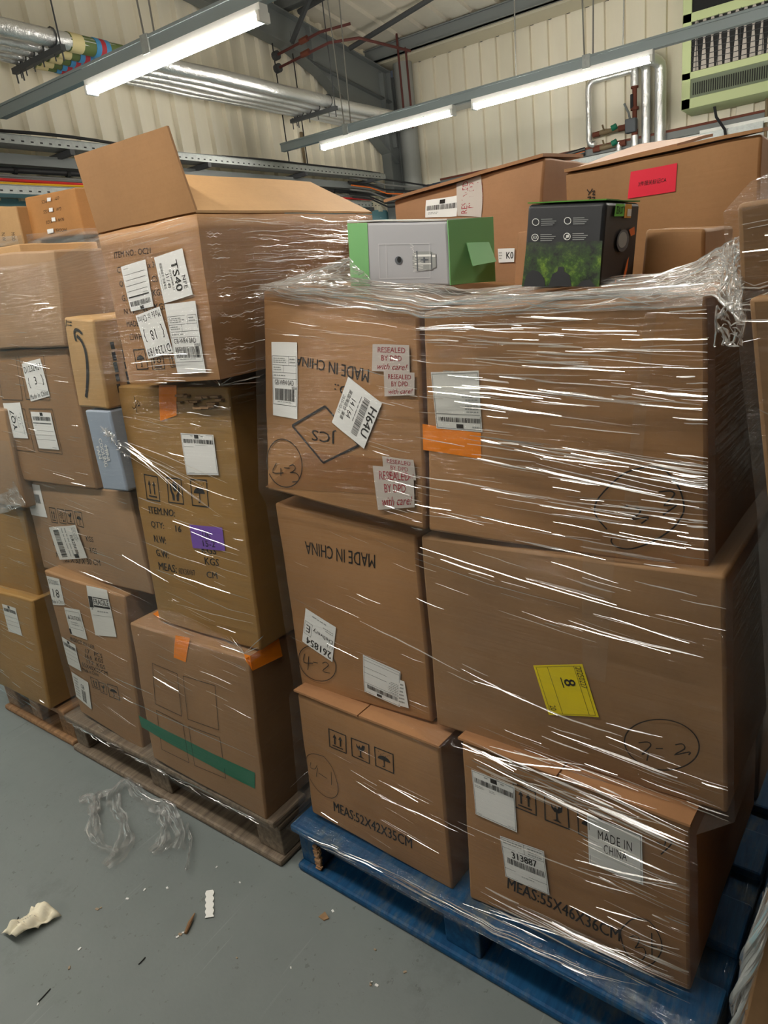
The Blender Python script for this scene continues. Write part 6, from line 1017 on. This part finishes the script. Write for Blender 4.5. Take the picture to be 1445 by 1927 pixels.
# pulled wrinkles on each tier
streaks(mb, 'A6', -.04, .9, .03, .36, 95, .045, (.05, .26)); streaks(mb, 'A6', -.04, .55, .3, .98, 70, .06, (.04, .22)); streaks(mb, 'A6', .4, .95, .52, .64, 34, .10, (.08, .3)); streaks(mb, 'A6', .5, .97, .6, .98, 30, .05, (.04, .18)); streaks(mb, 'A6', .9, .98, .02, .95, 26, .03, (.02, .05))
streaks(mb, 'A5', -.02, .9, .02, .2, 20, .01, (.05, .2), (.0004, .0008)); streaks(mb, 'A5', .7, 1.0, .2, 1, 26, .05, (.03, .12), (.0006, .0014))
streaks(mb, 'A4', -.05, .9, .0, .3, 26, .14, (.06, .25), (.0006, .0015)); streaks(mb, 'A4', .2, .95, .75, 1.0, 34, .12, (.06, .3), (.0007, .002)); streaks(mb, 'A3', 0, .9, .02, .9, 18, .16, (.05, .16), (.0003, .0007))
streaks(mb, 'A2', .0, .8, -.08, .10, 46, .10, (.08, .35), (.0010, .0028), .02); streaks(mb, 'A2', .5, .97, .1, .75, 40, .10, (.03, .18), (.0007, .002)); streaks(mb, 'A2', 0, .9, .78, 1.02, 46, .08, (.06, .3), (.0008, .0024), .02)
streaks(mb, 'A1', 0, .95, .0, 1, 24, .10, (.04, .14), (.0003, .0007))
for key, q, w in STREAKS:
    if key[0] == 'A':
        L = resample([surf(key, s, t, .0175) for s, t in q], 9); half(mb, [p+noise.noise_vector(p*40)*.0012 for p in L], -bA, w*.62, 1)
# bunched film along the pallet edge
r = resample([fp('A', .02, -.006, .138), fp('A', .3, .006, .150), fp('A', .6, .004, .153), fp('A', .8, .02, .158), fp('A', .97, .06, .168)], 60)
for _ in range(50):
    i = random.randrange(0, 46); k = random.randrange(4, 11); o3 = Vector((random.uniform(-.006, .008), 0, random.uniform(-.002, .010))); half(mb, [p+o3+noise.noise_vector(p*25)*.003 for p in r[i:i+k]], (-bA+UP*.7).normalized(), random.uniform(.001, .003), 2 if i > 25 else 1)
film_obj('stretch_film', mb, uv, 'clear stretch film wrapped round the front stack on the blue pallet', 'stretch film round the stacks')
# middle stack
mb = MB(); uv = []; bB = FR['B'][2]
mid = lambda k, t, s: bil(CR[k], s, t)
shell(mb, uv, [[CR['B9'][TL]+dn*1.5, CR['B9'][TR]+dn*1.5, mid('B5', .02, 0), mid('B5', .02, 1)], [CR['B9'][BL], CR['B9'][BR], mid('B5', .72, 0), mid('B5', .72, 1)], [mid('B8', .08, 0), mid('B6', .7, 1), CR['B5'][BL]+UP*.006, CR['B5'][BR]+UP*.006], [mid('B8', .2, 0), CR['B6'][BR], mid('B4', .03, 0), mid('B4', .03, 1)], [CR['B8'][BL], CR['B7'][BR], mid('B4', .42, 0), mid('B4', .42, 1)],
               [CR['B3'][BL], CR['B3'][BR], mid('B4', .9, 0), CR['B4'][BR]], [CR['B2'][TL], CR['B2'][TR], CR['B1'][TL], CR['B1'][TR]], [CR['B2'][BL], CR['B2'][BR], CR['B1'][BL], CR['B1'][BR]], [fp('B', .0, .004, .142), fp('B', .4, .0, .138), fp('B', .7, -.006, .132), fp('B', 1.04, .0, .142)]], 'B', lambda z: .62 if z > 1.29 else .72)
for key, q, w in STREAKS:
    if key[0] == 'B':
        L = resample([surf(key, s, t, .017) for s, t in q], 9); half(mb, [p+noise.noise_vector(p*40)*.0015 for p in L], -bB, w*.75, 1)
streaks(mb, 'B4', 0, .95, .05, 1, 46, .12, (.04, .2), (.0005, .0013)); streaks(mb, 'B3', 0, .95, .0, 1, 30, .14, (.05, .2), (.0005, .0012)); streaks(mb, 'B2', 0, .95, 0, 1, 36, .14, (.05, .2), (.0005, .0013)); streaks(mb, 'B8', 0, .95, .05, 1, 40, .10, (.05, .2), (.0005, .0012)); streaks(mb, 'B1', 0, .95, .0, .35, 22, .12, (.05, .2), (.0005, .0011)); streaks(mb, 'B9', 0, .95, .1, 1, 18, .04, (.05, .2), (.0005, .0011)); streaks(mb, 'B5', 0, .98, .02, .12, 10, -.05, (.05, .15), (.0006, .0014)); streaks(mb, 'B5', 0, .98, .8, 1.02, 16, .02, (.04, .15), (.0006, .0014))
# right face of the open carton and of the tall carton: long pulled streaks running back
def side_streaks(mb, key, n, d0, d1, t0, t1, sl, ln, w):
    c, b, dp = cf(key); u = FR['B'][1]
    for _ in range(n):
        d = random.uniform(d0, d1); t = random.uniform(t0, t1); l = random.uniform(*ln)*random.random()**.6+.015; s = sl+random.gauss(0, .035); k = 6
        p0 = c[1].lerp(c[2], t)+u*.019+b*d; half(mb, [p0+b*(l*i/k)+UP*(s*l*i/k+.0015*math.sin(i*2+d*50)) for i in range(k+1)], u, random.uniform(*w), 1)
side_streaks(mb, 'B5', 150, .02, .5, .02, .75, -.02, (.06, .28), (.0008, .0022)); side_streaks(mb, 'B5', 26, .0, .4, .75, 1.05, .0, (.05, .2), (.0010, .003)); side_streaks(mb, 'B5', 40, .0, .012, .02, .9, 0, (.01, .05), (.0008, .002)); side_streaks(mb, 'B4', 30, .02, .4, .0, .25, .0, (.04, .2), (.0006, .0018)); side_streaks(mb, 'B1', 16, .05, .4, .2, .9, .0, (.04, .15), (.0010, .0024))
PK = [Vector(p) for p in KNOT]
for _ in range(90):
    c0 = PK[0].lerp(PK[random.randrange(4)], random.random()); d = Vector((random.gauss(0, .3), random.gauss(0, 1), random.gauss(0, .8))).normalized(); k = 5; half(mb, [c0+d*(.012*i/k)*random.uniform(.6, 1.4)+noise.noise_vector(c0*50+d*i)*.004 for i in range(k+1)], -bB, random.uniform(.001, .0028), 2)
for _ in range(50):
    a = random.random(); p0 = fp('B', .04+a*.95, -.012, .142); p1 = p0+FR['B'][1]*random.uniform(.02, .09)+UP*random.uniform(-.012, .01); half(mb, [p0.lerp(p1, i/5)+noise.noise_vector(p0*30+UP*i)*.004 for i in range(6)], (-bB+UP*.6).normalized(), random.uniform(.0008, .0024), 2)
film_obj('stretch_film', mb, uv, 'clear stretch film wrapped round the middle stack on the grey pallet', 'stretch film round the stacks')
# left stack
mb = MB(); uv = []
shell(mb, uv, [[mid('D3', .3, 0), mid('D3', .3, 1)], [CR['D3'][BL], CR['D3'][BR]], [CR['D2'][BL], CR['D2'][BR]], [CR['D1'][TL], CR['D1'][TR]], [CR['D1'][BL], CR['D1'][BR]], [fp('D', -.0, -.03, .125), fp('D', .5, -.03, .125)]], 'D', .75)
streaks(mb, 'D1', 0, .95, 0, 1, 40, .14, (.05, .2), (.0005, .0014)); streaks(mb, 'D2', 0, .95, 0, 1, 26, .12, (.05, .2), (.0006, .0015))
Q = [Vector(p) for p in DFILM]; PQ = lambda a, b: bil(Q, a, b); sheetpatch(mb, uv+[(v.x, v.z) for v in mb.v[len(uv):]], PQ, 8, 8, .006); crumple(mb, PQ, 36, ln=.4)
film_obj('stretch_film', mb, uv, 'clear stretch film wrapped round the olive cartons at the left picture edge', 'stretch film round the stacks')
# far left stack behind
mb = MB(); uv = []
shell(mb, uv, [[CR['E2'][BL].lerp(CR['E2'][TL], .28), CR['E2'][BR].lerp(CR['E2'][TR], .25), CR['E1'][BL].lerp(CR['E1'][TL], .14), CR['E1'][BR].lerp(CR['E1'][TR], .12)], [CR['E2'][BL]-UP*.08, CR['E2'][BR]-UP*.08, CR['E1'][BL]-UP*.08, CR['E1'][BR]-UP*.08]], 'B', .36, off=.02)
film_obj('stretch_film', mb, uv, 'film band round the foot of the small printed cartons at the back left', 'stretch film round the stacks', ('film_thick', 'film_ridge', 'film_bunch', 'film_thick'))
# right hand stack: film drawn over the top like a hood, and its twisted tail
mb = MB(); uv = []; f1, f2 = CR['F1'], CR['F2']
shell(mb, uv, [[f1[TL]+UP*.062+uA*.12+bA*.08, f1[TR]+UP*.07+bA*.05], [f1[TL]+UP*.022+uA*.022+bA*.02, f1[TR]+UP*.05], [f1[TL]-UP*.006, f1[TR]], [f1[BL], f1[BR]], [f2[TL]-UP*.012, f2[TR]-UP*.01], [f2[BL], f2[BR]], [CR['F4'][BL], CR['F4'][BR]]], 'A', .5, off=.010)
streaks(mb, 'F1', 0, .9, -.1, 1, 50, .0, (.02, .06), (.0006, .0018), .013); streaks(mb, 'F2', 0, .9, 0, 1, 60, .35, (.015, .05), (.0006, .0018), .013, .3)
PF = lambda a, b: bil([f1[BL]+UP*.03-bA*.014, f1[BR]+UP*.05-bA*.014, f2[TR]-bA*.014-UP*.03, f2[TL]-bA*.014-UP*.05], a, b); crumple(mb, PF, 70, ln=.3)
PF2 = lambda a, b: f1[BL]-bA*.02-uA*(.02-.03*a)+UP*(-.01-.05*b); crumple(mb, PF2, 40, ln=.8)
film_obj('stretch_film', mb, uv, 'clear stretch film hood over the stack at the right picture edge', 'stretch film round the stacks')
mb = MB(); tl = resample([Vector(p) for p in TAIL], 40)
for k in range(34):
    ph = random.uniform(0, 6.28); r = random.uniform(.002, .011); i0 = random.randrange(0, 16); i1 = random.randrange(22, 40); half(mb, [tl[i]+uA*(r*math.cos(ph+i*.22))-bA*(r*math.sin(ph+i*.22)) for i in range(i0, i1)], -bA, random.uniform(.003, .009), 1 if k % 2 else 0)
o = mb.build('film_tail', ['film_bunch', 'film_ridge'], base=base_of(mb), smooth=True); tag(o, 'twisted tail of stretch film hanging beside the blue pallet at the right edge', 'film tail')

# ================================================================== LITTER ON THE FLOOR
film_mat('film_scrap', .34, 1.5, .2, .6)
for sc, lb, ws in zip(SCRAPS, ('crumpled loop of clear film on the floor, the left one', 'crumpled clear film with a trailing tail on the floor, the right one'), ((.026, .030, .024), (.034, .030, .006))):
    mb = MB()
    for path, w in zip(sc, ws):
        p = resample([Vector((x, y, .004)) for x, y in path], 46); M = 9; v = []; f = []; ph = random.random()*6
        for i, q in enumerate(p):
            d = (p[min(i+1, 45)]-p[max(i-1, 0)]).normalized(); sd = Vector((-d.y, d.x, 0)); tw = ph+i*.13; ww = w*(.55+.45*abs(math.sin(i*.11+ph))+.25*noise.noise(q*20))
            for j in range(M):
                a = (j/(M-1)-.5)*2; fold = abs(math.sin(a*4.5+i*.12))*.010; z = .004+ww*.35*abs(math.sin(tw))*(1-a*a)+fold; v.append(q+sd*(a*ww*(.45+.55*abs(math.cos(tw))))+UP*z+noise.noise_vector(q*60+Vector((a*3, 0, 0)))*.0035)
        for vv in v: vv.z = max(vv.z, .0025)
        f = [(i*M+j, i*M+j+1, (i+1)*M+j+1, (i+1)*M+j) for i in range(45) for j in range(M-1)]; mb.add(v, f, 0)
        for _ in range(int(400*w)+6):
            i = random.randrange(0, 34); a = random.uniform(-.9, .9); seq = []
            for k in range(i, min(i+random.randrange(5, 12), 45)):
                j = min(max((a+1)/2*(M-1), 0), M-1.01); seq.append(v[k*M+int(j)].lerp(v[k*M+int(j)+1], j-int(j))+UP*.0015)
            half(mb, seq, UP, random.uniform(.0012, .0038), 1)
    uvs = [(v.x*4, v.y) for v in mb.v]; o = mb.build('film_scrap', ['film_scrap', 'film_bunch'], base=base_of(mb), smooth=True, uvs=uvs); tag(o, lb, 'film scrap', 'film scraps on the floor')
P = [Vector((x, y, 0)) for x, y in PAPER]; N = 18; v = []; f = []
for j in range(N+1):
    for i in range(N+1):
        q = bil(P, i/N, j/N); a, b = i/N, j/N; z = .004+.045*(a*.55+.1)*(1-abs(2*b-1)**1.5)+.022*abs(noise.noise(q*44))+.03*max(0, noise.noise(q*15)); v.append(Vector((q.x, q.y, z))+Vector((noise.noise(q*16), noise.noise(q*16+Vector((3, 3, 3))), 0))*.012)
m = MB(); m.add(v, [(j*(N+1)+i, j*(N+1)+i+1, (j+1)*(N+1)+i+1, (j+1)*(N+1)+i) for j in range(N) for i in range(N)])
o = m.build('crumpled_paper', 'paperball', base=base_of(m), smooth=True); sm = o.modifiers.new('thick', 'SOLIDIFY'); sm.thickness = .0008; tag(o, 'crumpled cream paper with faint print on the floor at the lower left', 'paper')
L = []; vv = []; ff = []
for k in range(9):
    a0 = .28+.05*k; i0 = int(a0*N); 
    for j in range(4, 14, 2):
        if random.random() < .75:
            s = len(vv); w_ = .0014 if k != 6 else .004
            for jj in (j, j+1): p_ = v[jj*(N+1)+i0]+UP*.0018; vv += [p_, p_.lerp(v[jj*(N+1)+i0+1]+UP*.0018, .18 if k != 6 else .5)]
            ff.append((s, s+1, s+3, s+2))
mesh_obj('print', vv, ff, 'cable_grey', o)
S_ = [Vector((x, y, 0)) for x, y in STRIP]; pts = []; n = 40
for k in range(n+1): t = k/n; p = S_[0].lerp(S_[3], t); q = S_[1].lerp(S_[2], t); pts.append((p, q, .16*abs(math.sin(t*math.pi*4.5))))
m = MB(); v = []
for p, q, e in pts: a, b = p.lerp(q, .16-e), q.lerp(p, .16-e); v += [a+UP*.0005, b+UP*.0005, a+UP*.004, b+UP*.004]
f = []
for k in range(n): o4 = 4*k; f += [(o4+2, o4+3, o4+7, o4+6), (o4, o4+2, o4+6, o4+4), (o4+3, o4+1, o4+5, o4+7)]
m.add(v, f); single('foam_strip', m, 'whiteplastic', 'white scalloped foam strip lying on the floor', 'foam strip')
m = MB(); sl = [Vector((x, y, .005)) for x, y in SLIVER]; m.tube([sl[0], sl[1]+UP*.003, sl[2]], [.0012, .005, .004], 7); single('wood_splinter', m, 'pallet_brown', 'thin brown wood splinter on the floor below the foam strip', 'splinter')
m = MB(); c4 = [Vector((x, y, .001)) for x, y in CARD]; m.add(c4+[p+UP*(.003+.008*(i == 1)) for i, p in enumerate(c4)], [(3, 2, 1, 0), (4, 5, 6, 7), (0, 1, 5, 4), (1, 2, 6, 5), (2, 3, 7, 6), (3, 0, 4, 7)]); single('cardboard_scrap', m, 'torn_edge', 'small torn scrap of cardboard on the floor left of the blue pallet', 'scrap')
for tw, lb in zip(TWIGS, ('thin dark sliver on the floor right of the crumpled paper', 'dark sliver on the floor near the bottom left corner', 'short dark sliver above the crumpled paper')):
    m = MB(); m.tube([Vector((x, y, .002)) for x, y in tw], .0014, 5); single('dark_sliver', m, 'black', lb, 'sliver', 'slivers on the floor')
m = MB()
for x, y in FLECK:
    r = random.uniform(.002, .005); a = random.random()*6; m.box((x, y, .0015), (r*2, r*1.2, .002), random.choice((0, 0, 1)), (math.cos(a), math.sin(a), 0), (-math.sin(a), math.cos(a), 0))
tag(m.build('floor_debris', ['paper', 'chip'], base=base_of(m)), 'tiny pale flecks scattered over the grey floor', 'debris', kind='stuff')
